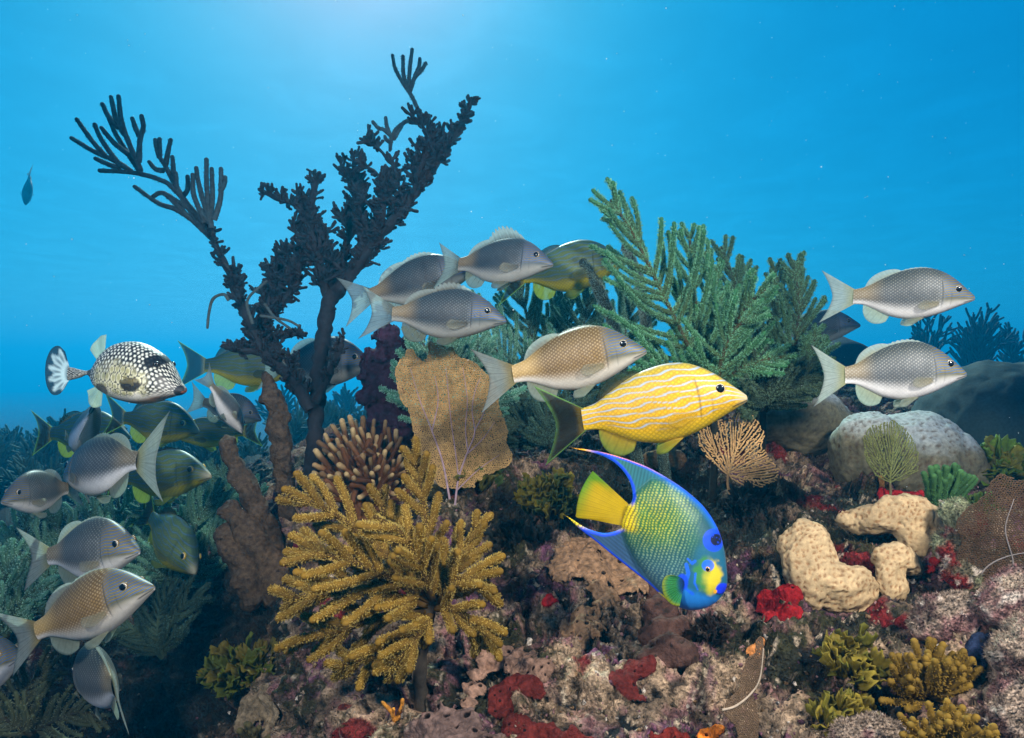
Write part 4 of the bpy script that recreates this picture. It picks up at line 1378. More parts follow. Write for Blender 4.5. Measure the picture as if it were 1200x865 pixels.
def rods(paths, r, name, th, mat, ca, ct=None, fuzz=(1100, .0032, .0008), parent_name=None, sides=7, taper=.75):
    for q in paths:
        mb = MB()
        for j, w in enumerate(q):
            p = catmull(path(w), max(10, 7 * len(w)))
            c = np.asarray(ca) * RNG.uniform(.85, 1.15)
            cc = c if ct is None else mixc(c, np.asarray(ct), sstep(.6, 1, np.linspace(0, 1, len(p))))
            rr = np.linspace(r, r * taper, len(p))
            tube(mb, p, rr, sides, cc, lump=.1, lscale=80)
            if fuzz:
                spikes(mb, p, rr, *fuzz, c * 1.5)
        mb.build(name, mat, th)
y = 1.66
ROD = (.035, .050, .055)
rods([
    [[(250, 275, y), (205, 223, y), (188, 211, y), (161, 203, y), (140, 201, y), (117, 200, y)], [(154, 201, y), (134, 188, y), (111, 178, y), (84, 162, y)], [(124, 184, y), (107, 164, y), (90, 140, y)],
     [(142, 196, y), (124, 172, y), (116, 158, y), (111, 146, y)], [(165, 203, y), (150, 180, y), (136, 158, y), (128, 140, y)], [(140, 198, y), (128, 193, y), (112, 186, y)]],
    [[(165, 200, y - .02), (150, 165, y - .02), (142, 140, y - .02), (139, 113, y - .02)], [(146, 158, y - .02), (136, 140, y - .02), (130, 114, y - .02)], [(139, 150, y - .02), (128, 138, y - .02), (120, 122, y - .02)],
     [(163, 190, y - .02), (164, 165, y - .02), (168, 150, y - .02), (166, 136, y - .02)], [(163, 160, y - .02), (158, 148, y - .02), (155, 139, y - .02)], [(152, 182, y - .02), (134, 168, y - .02), (119, 150, y - .02)]],
    [[(226, 250, y + .02), (205, 216, y + .02), (194, 195, y + .02), (185, 180, y + .02), (182, 164, y + .02)], [(187, 185, y + .02), (187, 172, y + .02), (187, 163, y + .02)], [(194, 195, y + .02), (197, 178, y + .02), (200, 164, y + .02)],
     [(204, 214, y + .02), (203, 195, y + .02), (202, 184, y + .02)], [(213, 232, y + .02), (220, 222, y + .02), (220, 207, y + .02)], [(192, 200, y + .02), (182, 198, y + .02), (175, 190, y + .02)]],
    [[(246, 278, y), (225, 258, y), (205, 245, y), (185, 238, y), (158, 219, y)], [(222, 256, y), (205, 238, y), (190, 226, y), (180, 230, y)], [(240, 272, y), (222, 246, y), (205, 234, y), (192, 226, y)], [(235, 265, y), (218, 240, y), (208, 222, y), (206, 203, y)]],
    [[(248, 268, y - .03), (244, 240, y - .03), (242, 215, y - .03), (242, 187, y - .03)], [(247, 262, y - .03), (238, 235, y - .03), (232, 212, y - .03), (230, 197, y - .03)], [(246, 258, y - .03), (249, 230, y - .03), (248, 198, y - .03)],
     [(251, 258, y - .03), (258, 235, y - .03), (259, 215, y - .03), (259, 198, y - .03)], [(245, 260, y - .03), (236, 250, y - .03), (227, 228, y - .03), (226, 205, y - .03)], [(258, 225, y - .03), (263, 215, y - .03), (264, 208, y - .03)], [(240, 262, y - .03), (235, 245, y - .03)]],
], .0068, "finger_branch", tree, M_ROD, ROD)
y = 1.69
rods([
    [[(513, 157, y), (500, 140, y), (491, 130, y), (482, 112, y), (472, 97, y), (463, 80, y), (460, 65, y)], [(477, 104, y), (473, 88, y), (472, 66, y)], [(479, 106, y), (480, 82, y), (483, 58, y)], [(480, 108, y), (486, 90, y), (491, 78, y), (492, 69, y)], [(486, 90, y), (494, 82, y), (499, 74, y)]],
    [[(497, 143, y), (488, 144, y), (479, 141, y), (468, 148, y), (460, 158, y), (457, 176, y)], [(459, 160, y), (450, 152, y), (443, 150, y), (437, 143, y)], [(456, 156, y), (453, 147, y), (452, 138, y)], [(459, 168, y), (453, 164, y), (451, 160, y)], [(470, 148, y), (466, 155, y), (462, 163, y)]],
], .0058, "finger_branch", tree, M_ROD, ROD)
rods([[[(268, 352, 1.6), (262, 345, 1.6), (250, 350, 1.6), (245, 366, 1.6), (243, 384, 1.6)]], [[(310, 356, 1.62), (322, 372, 1.62), (340, 385, 1.62)], [(305, 370, 1.62), (335, 375, 1.62), (350, 382, 1.62)], [(296, 380, 1.62), (290, 352, 1.62), (312, 330, 1.62)]]], .0040, "finger_branch", tree, M_ROD, (.045, .06, .06), None, None)

# ------------------------------------------------------------------ brown sponge columns left of the tree
SPB = (.060, .040, .024)
def column(pts, r, label, seed, lump=.25):
    p = catmull([P(*q[:3]) for q in pts], 40)
    rr = .84 * np.interp(np.linspace(0, 1, 40), np.linspace(0, 1, len(pts)), [q[3] for q in pts])
    cs = [(p[i] + RNG.normal(0, rr[i] * .14, 3), np.array([rr[i], rr[i] * .9, rr[i] * 1.1]) * RNG.uniform(.85, 1.12)) for i in range(0, 40, 2)]
    mb = lumps(cs, .0055, SPB, None, .0075, 60, seed, 12, .004, warp=.012)
    return solo(mb, "tube_sponge", M_SPONGE, label, "sponge", "brown sponge columns beside the coral tree")
column([(338, 600, 1.60, .026), (336, 560, 1.60, .026), (330, 510, 1.61, .030), (322, 470, 1.62, .028), (314, 440, 1.63, .020)], .03, "tall slim brown sponge column leaning left, directly beside the coral tree trunk", 3)
column([(318, 640, 1.56, .040), (300, 600, 1.56, .032), (285, 565, 1.56, .030), (272, 535, 1.56, .028), (264, 518, 1.56, .022)], .03, "stout brown sponge column left of the slim one, ending below the diving fish", 4)
column([(326, 692, 1.52, .046), (306, 652, 1.52, .038), (288, 622, 1.52, .034), (272, 596, 1.53, .025)], .03, "knobbly brown sponge mass below the two sponge columns", 5)
column([(300, 698, 1.50, .034), (280, 662, 1.50, .036), (268, 636, 1.51, .030), (262, 620, 1.51, .021)], .03, "low lumpy brown sponge at the edge of the dark gully", 6)
mbx = lumps([(P(455, 400, 1.66), (.03, .03, .035)), (P(446, 428, 1.66), (.045, .035, .04)), (P(438, 445, 1.66), (.03, .03, .03)), (P(482, 455, 1.66), (.035, .03, .05)), (P(452, 500, 1.62), (.05, .04, .04)), (P(468, 440, 1.66), (.035, .03, .05)), (P(460, 470, 1.65), (.05, .04, .04)), (P(440, 462, 1.65), (.03, .03, .03)), (P(475, 410, 1.68), (.022, .02, .03)), (P(478, 490, 1.62), (.05, .04, .045)), (P(470, 530, 1.58), (.07, .05, .05))], .005, (.032, .014, .028), None, .014, 55, 8, 16, .006, warp=.030)
solo(mbx, "encrusted_rock", M_SPONGE, "dark purple lumpy rock between the finger coral and the tan sea fan", "rock")

# ------------------------------------------------------------------ brown finger coral with pale tips
fc = thing("finger_coral", hit(430, 590), "brown finger coral with pale blunt tips, between the tree trunk and the sea fan", "coral")
root = P(432, 612, 1.42)
tips = []
for _ in range(4000):
    q = np.array([RNG.uniform(352, 480), RNG.uniform(488, 585)])
    if ((q[0] - 425) / 62) ** 2 + ((q[1] - 560) / 75) ** 2 > 1 or q[1] > 590:
        continue
    if all(np.hypot(*(q - t)) > 9.0 for t in tips):
        tips.append(q)
for q in tips[:98]:
    Yt = 1.36 + .0022 * max(0, 560 - q[1]) + RNG.uniform(-.03, .05)
    tp = P(q[0], q[1], Yt)
    b = root + (tp - root) * .18 + RNG.normal(0, .010, 3)
    midp = b + (tp - b) * .55 + np.array([0, .01, .012]) + RNG.normal(0, .006, 3)
    mb = MB()
    p = catmull([b, midp, tp], 16)
    s_ = np.linspace(0, 1, 16)
    cc = mixc(np.array((.080, .030, .009)) * RNG.uniform(.6, 1.2), np.array((.36, .26, .12)), sstep(.84, 1.0, s_) * RNG.uniform(.1, .9))
    tube(mb, p, .0072 * (1 - .25 * s_) * RNG.uniform(.8, 1.15), 8, cc, lump=.18, lscale=160)
    if RNG.uniform() < .55:
        e = p[9] + unit(tp - b + RNG.normal(0, .06, 3)) * .045 + RNG.normal(0, .010, 3)
        tube(mb, catmull([p[8], (p[9] + e) / 2 + RNG.normal(0, .004, 3), e], 8), .0055, 7, cc[4:12] * 1.0, lump=.18, lscale=160)
    mb.build("finger", M_FINGER, fc)

# ------------------------------------------------------------------ big tan sea fan
FAN = [(458, 424), (463, 412), (470, 416), (474, 402), (484, 406), (490, 418), (496, 408), (501, 394), (509, 402), (514, 397), (522, 408), (528, 403), (536, 416), (546, 419), (562, 430), (575, 441), (583, 462), (588, 482), (596, 505), (599, 530), (593, 552), (575, 562), (560, 572), (545, 584), (535, 590), (525, 582), (508, 560), (492, 535), (482, 512), (474, 482), (466, 450)]
to3 = fan_plane(532, 580, 1.37, 14, 8, .012, 3)
sf = thing("sea_fan", to3(np.array([532., 590.])), "large tan sea fan with thin purple veins standing behind the golden sea plume", "sea fan")
mb = MB(); fan_net(mb, FAN, 2.25, to3, .00112, (.40, .25, .095), 5); mb.build("net", M_FAN, sf)
for k, v in enumerate([[(534, 592), (538, 560), (548, 530), (556, 508), (552, 480), (556, 455), (562, 442)], [(548, 530), (545, 500), (546, 470), (540, 430)], [(528, 585), (520, 545), (506, 505), (492, 470), (480, 430)], [(538, 560), (532, 520), (526, 480), (520, 430)], [(545, 535), (566, 515), (580, 495)], [(556, 505), (566, 485), (572, 465)], [(506, 505), (512, 470), (508, 440)], [(536, 575), (560, 552), (585, 535)]]):
    mb = MB()
    p = to3(catmull(np.array(v, float), 24)) + np.array([0, -.0015, 0])
    tube(mb, p, np.linspace(.0024 if k in (0, 2) else .0014, .0005, 24), 6, (.36, .25, .27))
    mb.build("vein", M_FAN, sf)

# ------------------------------------------------------------------ small tan fan right of the striped fish
F2 = [(823, 502), (838, 494), (856, 490), (868, 482), (880, 482), (890, 492), (897, 508), (892, 522), (900, 535), (910, 548), (906, 562), (890, 570), (872, 572), (858, 562), (848, 553), (832, 540), (821, 522)]
to3 = fan_plane(853, 556, 1.49, -12, 10, .010, 6)
s2 = thing("sea_fan", to3(np.array([853., 566.])), "small tan lacy sea fan just under the snout of the yellow striped fish", "sea fan")
mb = MB(); branch_fan(mb, F2, (853, 556), 5200, 1.7, to3, .0036, .00150, (.62, .37, .15), 3, 14, 1.7)
tube(mb, to3(np.array([(854., 584.), (852., 566.), (853., 555.)])), [.003, .003, .0028], 6, (.42, .25, .11)); mb.build("branch_net", M_FAN, s2)
F3 = [(1010, 512), (1020, 500), (1035, 496), (1052, 492), (1066, 500), (1078, 515), (1084, 535), (1080, 552), (1062, 562), (1042, 566), (1024, 558), (1012, 538)]
to3 = fan_plane(1042, 566, 1.47, 10, 5, .008, 9)
s3 = thing("sea_fan", to3(np.array([1042., 575.])), "small olive green sea fan in front of the white-topped coral mound", "sea fan")
mb = MB(); branch_fan(mb, F3, (1042, 566), 5200, 1.7, to3, .0028, .00125, (.18, .19, .06), 5, 14, 1.7)
tube(mb, to3(np.array([(1041., 590.), (1042., 575.), (1042., 565.)])), [.003, .003, .0024], 6, (.16, .12, .06)); mb.build("branch_net", M_FAN, s3)
F4 = [(1132, 640), (1150, 600), (1172, 572), (1205, 548), (1240, 540), (1240, 700), (1200, 700), (1165, 696), (1140, 690)]
to3 = fan_plane(1175, 695, .97, -25, 6, .012, 12)
s4 = thing("sea_fan", to3(np.array([1175., 705.])), "dark brown sea fan with pale veins cut off by the right edge", "sea fan")
mb = MB(); fan_net(mb, F4, 2.5, to3, .0009, (.085, .050, .028), 15); mb.build("net", M_FAN, s4)
for v in ([(1150, 690), (1165, 665), (1190, 648), (1225, 640)], [(1180, 695), (1186, 660), (1180, 620), (1190, 585)], [(1200, 695), (1206, 650), (1200, 600)]):
    mb = MB(); tube(mb, to3(catmull(np.array(v, float), 20)) + np.array([0, -.0015, 0]), np.linspace(.0013, .0005, 20), 6, (.26, .22, .20)); mb.build("vein", M_FAN, s4)
F5 = [(893, 748), (900, 752), (899, 790), (890, 815), (893, 862), (885, 885), (870, 880), (862, 850), (848, 835), (838, 830), (862, 818), (872, 790), (884, 770)]
to3 = fan_plane(880, 865, .85, 20, 4, .006, 14)
s5 = thing("sea_fan", to3(np.array([880., 880.])), "narrow brown ragged sea fan at the bottom, right of the orange sponge", "sea fan")
mb = MB(); fan_net(mb, F5, 2.3, to3, .0008, (.15, .095, .055), 19); mb.build("net", M_FAN, s5)
mb = MB(); tube(mb, to3(catmull(np.array([(842., 826.), (860, 825), (880, 815), (893, 800), (899, 765)]), 24)) + np.array([0, -.0012, 0]), np.linspace(.0016, .0008, 24), 6, (.46, .36, .26)); mb.build("vein", M_FAN, s5)

# ------------------------------------------------------------------ golden sea plume in front
gp = thing("sea_plume", hit(495, 815), "golden brown feathery sea plume spreading in front, below the large tan sea fan", "sea plume")
GA, GB, GP = (.085, .045, .008), (.24, .135, .016), (.46, .32, .075)
gy_ = .965
for pts, bl, nb, nrm in [
    ([(508, 705, gy_), (502, 640, gy_ + .03), (494, 575, gy_ + .05), (483, 528, gy_ + .05)], 46, 22, (.1, -1, .1)),
    ([(506, 700, gy_), (440, 640, gy_ + .02), (385, 598, gy_ + .02), (340, 582, gy_)], 62, 22, (.2, -1, .35)),
    ([(504, 705, gy_), (440, 668, gy_ - .05), (388, 652, gy_ - .07), (352, 642, gy_ - .06)], 62, 20, (.2, -1, .6)),
    ([(503, 710, gy_), (440, 694, gy_ - .04), (385, 696, gy_ - .05), (334, 703, gy_ - .04)], 60, 22, (.1, -1, .3)),
    ([(503, 715, gy_), (450, 722, gy_), (390, 742, gy_), (345, 752, gy_ + .02)], 56, 20, (.0, -1, -.2)),
    ([(504, 720, gy_), (470, 748, gy_ - .02), (430, 770, gy_ - .02), (392, 786, gy_)], 46, 18, (0, -1, -.3)),
    ([(506, 718, gy_), (490, 745, gy_ - .04), (470, 770, gy_ - .05), (452, 790, gy_ - .04)], 36, 14, (0, -1, -.2)),
    ([(510, 708, gy_), (535, 680, gy_ - .02), (560, 680, gy_ - .03), (578, 690, gy_ - .02)], 46, 16, (-.1, -1, .2)),
    ([(510, 702, gy_), (530, 668, gy_ + .03), (548, 636, gy_ + .05), (560, 612, gy_ + .05)], 42, 14, (-.2, -1, .2)),
    ([(510, 712, gy_), (535, 716, gy_ - .03), (558, 735, gy_ - .03), (575, 762, gy_)], 40, 14, (-.1, -1, 0)),
    ([(507, 704, gy_), (490, 660, gy_ - .06), (470, 625, gy_ - .08), (440, 606, gy_ - .08)], 50, 16, (.2, -1, .5)),
    ([(508, 704, gy_), (465, 640, gy_ + .07), (450, 600, gy_ + .09), (446, 575, gy_ + .09)], 46, 14, (.1, -1, .1)),
]:
    mb = MB()
    frond(mb, path(pts), bl * .98 * px2m(gy_), max(6, int(nb * .38)), np.asarray(nrm) + RNG.normal(0, .15, 3), .0058, .0064, (4600, .0028, .00062), GA, GB, GP, phi=(50, 24), bendup=.5, jit=.26)
    mb.build("frond", M_POLYP, gp)
mb = MB(); tube(mb, catmull([hit(495, 832) + np.array([0, .01, -.01]), P(492, 790, gy_ + .01), P(500, 740, gy_), P(508, 700, gy_)], 20), [.010] * 10 + [.007] * 10, 9, (.05, .04, .03), lump=.2); mb.build("stem", M_ROD, gp)

# ------------------------------------------------------------------ green sea plumes, upper middle
GRA, GRB, GRP = (.075, .060, .022), (.045, .17, .065), (.20, .46, .25)
def plume(base, fronds, label, ca=GRA, cb=GRB, cp=GRP, ra=.0058, rb=.0056, pol=(2300, .0046, .0008), group=None, name="sea_plume", stem=True, **kw):
    t = thing(name, base, label, "sea plume", group)
    for pts, bl, nb, nrm in fronds:
        mb = MB()
        Yd = pts[0][2]
        frond(mb, path(pts), bl * px2m(Yd), nb, nrm, ra, rb, pol, ca, cb, cp, **kw)
        mb.build("frond", M_POLYP, t)
    if stem:
        mb = MB()
        q = path([fronds[0][0][0]])[0]
        tube(mb, catmull([base + np.array([0, .02, -.03]), base * .5 + q * .5, q], 10), ra * 1.5, 8, (.022, .024, .018), lump=.25); mb.build("stem", M_ROD, t)
    return t
PG = "green sea plumes growing behind the fish"
pf = lambda u: np.clip(1.05 - .75 * u ** 2.2, .12, 1)
plume(foot(838, 1.55), [
    ([(836, 475, 1.50), (806, 405, 1.48), (772, 335, 1.47), (742, 275, 1.46), (716, 235, 1.45)], 104, 22, (.15, -1, .05)),
    ([(838, 470, 1.52), (850, 410, 1.50), (872, 362, 1.46), (896, 340, 1.42)], 70, 12, (0, -1, .2)),
    ([(834, 470, 1.54), (822, 400, 1.58), (812, 330, 1.60), (808, 275, 1.60)], 66, 16, (-.1, -1, .1)),
    ([(836, 472, 1.50), (856, 440, 1.46), (885, 425, 1.43), (918, 418, 1.42)], 48, 12, (0, -1, .5)),
    ([(832, 476, 1.50), (790, 440, 1.46), (755, 425, 1.43), (722, 418, 1.42)], 62, 13, (0, -1, .4)),
    ([(838, 472, 1.47), (846, 420, 1.42), (862, 385, 1.39), (884, 372, 1.37)], 64, 11, (.1, -1, .3)),
    ([(836, 474, 1.55), (840, 400, 1.58), (836, 340, 1.60), (826, 296, 1.60)], 58, 14, (.2, -1, .1)),
    ([(834, 474, 1.48), (800, 450, 1.43), (770, 442, 1.40), (742, 448, 1.38)], 52, 10, (0, -1, .6)),
], "largest green feathery sea plume, rising left above the yellow striped fish", group=PG, prof=pf, phi=(64, 26), bendup=.62, jit=.22)
plume(foot(895, 1.75), [
    ([(893, 480, 1.66), (880, 400, 1.68), (862, 335, 1.70), (845, 290, 1.70)], 60, 18, (0, -1, .1)),
    ([(895, 478, 1.66), (905, 420, 1.66), (912, 360, 1.66), (908, 315, 1.66)], 52, 16, (.2, -1, .1)),
    ([(896, 480, 1.64), (928, 420, 1.62), (936, 360, 1.62), (930, 306, 1.62)], 58, 18, (0, -1, 0)),
    ([(897, 482, 1.62), (925, 455, 1.58), (945, 425, 1.56), (955, 395, 1.56)], 46, 14, (0, -1, .3)),
    ([(893, 482, 1.68), (868, 440, 1.74), (858, 380, 1.78), (872, 310, 1.80)], 55, 16, (0, -1, .1)),
], "darker green sea plume with upright feathers, left of the two silvery fish at right", (.05, .045, .022), (.040, .10, .040), (.15, .32, .18), group=PG, prof=pf, phi=(52, 26), bendup=.45)
TL = ((.06, .075, .05), (.085, .25, .16), (.32, .58, .43))
plume(foot(628, 2.0), [
    ([(632, 480, 1.86), (628, 420, 1.84), (618, 372, 1.82), (607, 332, 1.80)], 62, 16, (0, -1, .1)),
    ([(630, 482, 1.84), (596, 430, 1.80), (566, 390, 1.78), (546, 360, 1.77)], 56, 16, (0, -1, .2)),
    ([(634, 480, 1.88), (655, 425, 1.86), (664, 380, 1.85), (662, 345, 1.85)], 58, 15, (0, -1, .1)),
    ([(628, 484, 1.82), (588, 456, 1.76), (560, 440, 1.74), (535, 420, 1.73)], 52, 14, (0, -1, .3)),
], "teal green sea plume behind the large tan sea fan and the bronze fish", *TL, group=PG, phi=(50, 28), bendup=.5, rb=.0055)
plume(foot(700, 1.95), [
    ([(702, 470, 1.80), (690, 425, 1.78), (684, 385, 1.76), (690, 345, 1.75)], 56, 15, (0, -1, .1)),
    ([(705, 470, 1.78), (722, 420, 1.74), (735, 380, 1.72), (738, 345, 1.72)], 52, 14, (0, -1, .1)),
    ([(700, 472, 1.82), (672, 430, 1.84), (650, 400, 1.85), (640, 372, 1.85)], 50, 14, (0, -1, .1)),
], "teal sea plume above the bronze fish and left of the largest green plume", *TL, group=PG, phi=(50, 28), bendup=.5, rb=.0055)
plume(hit(640, 515) + np.array([0, -.02, 0]), [
    ([(642, 520, 1.62), (625, 485, 1.60), (612, 460, 1.58), (606, 440, 1.58)], 46, 13, (0, -1, .3)),
    ([(645, 520, 1.60), (660, 492, 1.56), (676, 476, 1.54), (690, 470, 1.54)], 42, 12, (0, -1, .3)),
    ([(640, 522, 1.60), (618, 505, 1.56), (604, 500, 1.54), (590, 504, 1.53)], 40, 12, (0, -1, .3)),
    ([(644, 524, 1.58), (640, 505, 1.54), (642, 490, 1.52), (650, 478, 1.52)], 40, 12, (0, -1, .5)),
], "small dark green sea plume between the tan sea fan and the striped fish tail", (.04, .05, .03), (.035, .07, .045), (.10, .19, .13), group=PG, phi=(52, 30))
plume(hit(895, 478) + np.array([0, -.03, 0]), [
    ([(890, 478, 1.55), (872, 468, 1.50), (862, 460, 1.48), (850, 462, 1.46)], 44, 12, (0, -1, .3)),
    ([(894, 478, 1.55), (910, 462, 1.50), (925, 452, 1.48), (945, 442, 1.46)], 44, 12, (0, -1, .3)),
    ([(892, 480, 1.53), (898, 462, 1.48), (900, 445, 1.46), (905, 425, 1.46)], 48, 12, (0, -1, .3)),
], "low dark green sea plume right of the striped fish head, above the small tan fan", (.04, .045, .025), (.05, .085, .045), (.15, .24, .14), group=PG, phi=(52, 30))
plume(foot(520, 1.75), [
    ([(525, 500, 1.60), (510, 450, 1.57), (500, 415, 1.56), (492, 392, 1.56)], 46, 15, (0, -1, .1)),
    ([(528, 500, 1.62), (545, 455, 1.60), (556, 420, 1.60), (562, 396, 1.60)], 46, 14, (0, -1, .1)),
    ([(526, 500, 1.58), (528, 455, 1.56), (530, 425, 1.55), (526, 400, 1.55)], 46, 14, (0, -1, .1)),
    ([(524, 502, 1.56), (500, 475, 1.54), (488, 455, 1.53), (478, 436, 1.53)], 44, 14, (0, -1, .1)),
    ([(528, 502, 1.56), (556, 480, 1.54), (575, 460, 1.53), (590, 436, 1.53)], 44, 14, (0, -1, .1)),
], "shaded teal sea plume standing directly behind the large tan sea fan", *TL, group=PG, phi=(50, 28), bendup=.5, rb=.0055)
# blunt thick rods among the plumes
for bpx, pts, r, lab in ((752, [(722, 395, 1.60), (708, 355, 1.58), (694, 322, 1.57), (684, 308, 1.57)], .0135, "thick blunt green rod leaning left in front of the blue-striped fish"),
                    (782, [(752, 345, 1.66), (744, 318, 1.66), (738, 300, 1.66), (733, 290, 1.66)], .0125, "short thick dark rod beside the blue-striped fish's snout")):
    mb = MB(); p = catmull([foot(bpx, 1.66) + np.array([0, 0, -.01])] + path(pts), 50)
    tube(mb, p, np.linspace(r, r * .85, 50), 12, (.055, .075, .055), lump=.08); spikes(mb, p, r, 9000, .0045, .0009, (.22, .32, .26))
    q = foot(720 if r > .013 else 752, 1.62)
    solo(mb, "sea_rod", M_POLYP, lab, "sea rod")

# ------------------------------------------------------------------ teal plumes at left, near and far
LP = "teal sea plumes in the shade at left"
LA, LB, LC = (.07, .11, .06), (.13, .32, .21), (.32, .56, .42)
plume(hit(60, 725), [
    ([(58, 722, 1.80), (40, 670, 1.80), (30, 630, 1.80), (32, 590, 1.80)], 44, 15, (0, -1, .1)),
    ([(60, 722, 1.80), (72, 668, 1.82), (70, 625, 1.84), (58, 592, 1.85)], 44, 15, (0, -1, .1)),
    ([(56, 724, 1.78), (25, 695, 1.74), (5, 670, 1.72), (-10, 640, 1.72)], 50, 15, (0, -1, .2)),
    ([(62, 722, 1.80), (95, 680, 1.82), (112, 640, 1.84), (106, 600, 1.85)], 46, 15, (0, -1, .1)),
], "teal sea plume with curling branchlets behind the silver fish at lower left", LA, LB, LC, rb=.0062, ra=.006, group=LP, pol=(900, .004, .0011), phi=(64, 40), bendup=1.1)
plume(hit(215, 690), [
    ([(215, 690, 1.9), (205, 650, 1.9), (190, 615, 1.92), (165, 592, 1.93)], 46, 15, (0, -1, .1)),
    ([(216, 690, 1.9), (222, 640, 1.92), (238, 600, 1.95), (262, 575, 1.97)], 50, 16, (0, -1, .1)),
    ([(215, 692, 1.88), (240, 660, 1.88), (262, 630, 1.9), (275, 600, 1.92)], 44, 14, (0, -1, .1)),
    ([(213, 692, 1.86), (190, 672, 1.82), (170, 668, 1.8), (150, 680, 1.78)], 42, 13, (0, -1, .3)),
], "teal sea plume behind the green fish pointing down", LA, LB, LC, rb=.006, ra=.006, group=LP, pol=(900, .004, .0011), phi=(60, 40), bendup=1.0)
plume(hit(190, 770), [
    ([(192, 770, 1.62), (200, 735, 1.6), (215, 710, 1.6), (235, 700, 1.6)], 40, 12, (0, -1, .3)),
    ([(190, 772, 1.60), (165, 745, 1.58), (150, 735, 1.57), (130, 742, 1.56)], 38, 12, (0, -1, .3)),
    ([(190, 770, 1.60), (185, 740, 1.58), (188, 715, 1.58), (200, 695, 1.58)], 36, 11, (0, -1, .3)),
], "small dark teal sea plume in the gully, right of the bronze fish", LA, (.03, .06, .045), (.08, .16, .12), rb=.005, ra=.005, group=LP, pol=(700, .004, .001), phi=(60, 40), bendup=.9)
plume(hit(20, 850) + np.array([0, -.02, 0]), [
    ([(40, 860, 1.40), (30, 830, 1.38), (38, 800, 1.38), (60, 785, 1.38)], 40, 11, (0, -1, .3)),
    ([(38, 860, 1.40), (70, 842, 1.38), (95, 835, 1.38), (120, 842, 1.38)], 38, 11, (0, -1, .3)),
    ([(36, 862, 1.38), (10, 845, 1.36), (-8, 838, 1.36), (-20, 840, 1.36)], 36, 11, (0, -1, .3)),
], "dark olive sea plume in the bottom left corner", (.04, .035, .02), (.08, .10, .05), (.16, .18, .10), rb=.005, ra=.005, group=LP, pol=(700, .004, .001), phi=(60, 40))
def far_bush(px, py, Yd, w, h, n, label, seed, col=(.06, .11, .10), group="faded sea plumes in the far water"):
    rng = np.random.default_rng(seed)
    b = P(px, py, Yd)
    b = np.array([b[0], b[1], min(b[2], floor_z(b[0], b[1]) + .05)])
    mb = MB(); k = px2m(Yd)
    for i in range(n):
        a = rng.normal(0, .5)
        top = P(px, py, Yd) + np.array([math.sin(a) * w * k * rng.uniform(.6, 1.1), rng.normal(0, w * k * .4), math.cos(a) * h * k * rng.uniform(.55, 1.05)])
        b0 = P(px, py, Yd)
        mid = b0 * .45 + top * .55 + np.array([-math.sin(a) * w * k * .12, 0, h * k * .12])
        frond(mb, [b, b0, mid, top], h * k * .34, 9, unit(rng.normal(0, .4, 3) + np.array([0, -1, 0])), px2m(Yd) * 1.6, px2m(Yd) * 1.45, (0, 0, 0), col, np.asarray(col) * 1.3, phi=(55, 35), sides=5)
    return solo(mb, "sea_plume", M_POLYP, label, "sea plume", group)
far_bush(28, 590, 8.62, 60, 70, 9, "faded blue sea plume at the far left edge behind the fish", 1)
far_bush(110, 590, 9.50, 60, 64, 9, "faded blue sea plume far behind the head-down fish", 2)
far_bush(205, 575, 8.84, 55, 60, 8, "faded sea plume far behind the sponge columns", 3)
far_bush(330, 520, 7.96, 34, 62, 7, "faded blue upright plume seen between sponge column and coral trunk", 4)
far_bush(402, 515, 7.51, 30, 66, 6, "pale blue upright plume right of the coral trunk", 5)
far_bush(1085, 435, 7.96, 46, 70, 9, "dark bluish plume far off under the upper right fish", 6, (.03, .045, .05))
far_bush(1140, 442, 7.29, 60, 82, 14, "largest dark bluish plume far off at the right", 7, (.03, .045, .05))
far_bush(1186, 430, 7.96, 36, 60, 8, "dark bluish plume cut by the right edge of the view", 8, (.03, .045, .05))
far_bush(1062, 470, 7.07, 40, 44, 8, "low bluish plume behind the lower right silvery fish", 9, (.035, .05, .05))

plume(hit(130, 700), [
    ([(130, 700, 2.0), (118, 655, 2.02), (98, 620, 2.04), (72, 604, 2.05)], 48, 15, (0, -1, .1)),
    ([(131, 700, 2.0), (138, 650, 2.02), (142, 612, 2.04), (136, 580, 2.06)], 48, 15, (0, -1, .1)),
    ([(132, 700, 1.98), (160, 660, 2.0), (182, 632, 2.0), (196, 610, 2.0)], 46, 14, (0, -1, .1)),
], "teal sea plume with arching branchlets between the silver fish and the green fish", LA, LB, LC, rb=.0062, ra=.006, group=LP, pol=(900, .004, .0011), phi=(64, 40), bendup=1.1)
plume(hit(255, 650), [
    ([(255, 650, 2.1), (245, 610, 2.12), (228, 580, 2.14), (205, 566, 2.15)], 42, 13, (0, -1, .1)),
    ([(256, 650, 2.1), (262, 605, 2.12), (262, 570, 2.14), (254, 545, 2.15)], 42, 13, (0, -1, .1)),
    ([(256, 650, 2.08), (275, 618, 2.1), (286, 590, 2.1), (300, 572, 2.1)], 40, 12, (0, -1, .1)),
], "pale teal sea plume just left of the stout brown sponge column", LA, LB, LC, rb=.0060, ra=.006, group=LP, pol=(900, .004, .0011), phi=(60, 40), bendup=1.0)
plume(hit(12, 720), [
    ([(8, 745, 1.55), (2, 705, 1.54), (8, 672, 1.53), (22, 650, 1.53)], 44, 13, (0, -1, .2)),
    ([(8, 746, 1.55), (22, 712, 1.53), (40, 692, 1.52), (62, 690, 1.52)], 40, 12, (0, -1, .3)),
    ([(6, 746, 1.53), (-10, 715, 1.5), (-20, 690, 1.5), (-24, 660, 1.5)], 44, 12, (0, -1, .2)),
], "pale green sea plume at the left edge, above the bronze fish's tail", LA, LB, LC, rb=.0052, ra=.0055, group=LP, pol=(1000, .004, .001), phi=(60, 40), bendup=1.0)
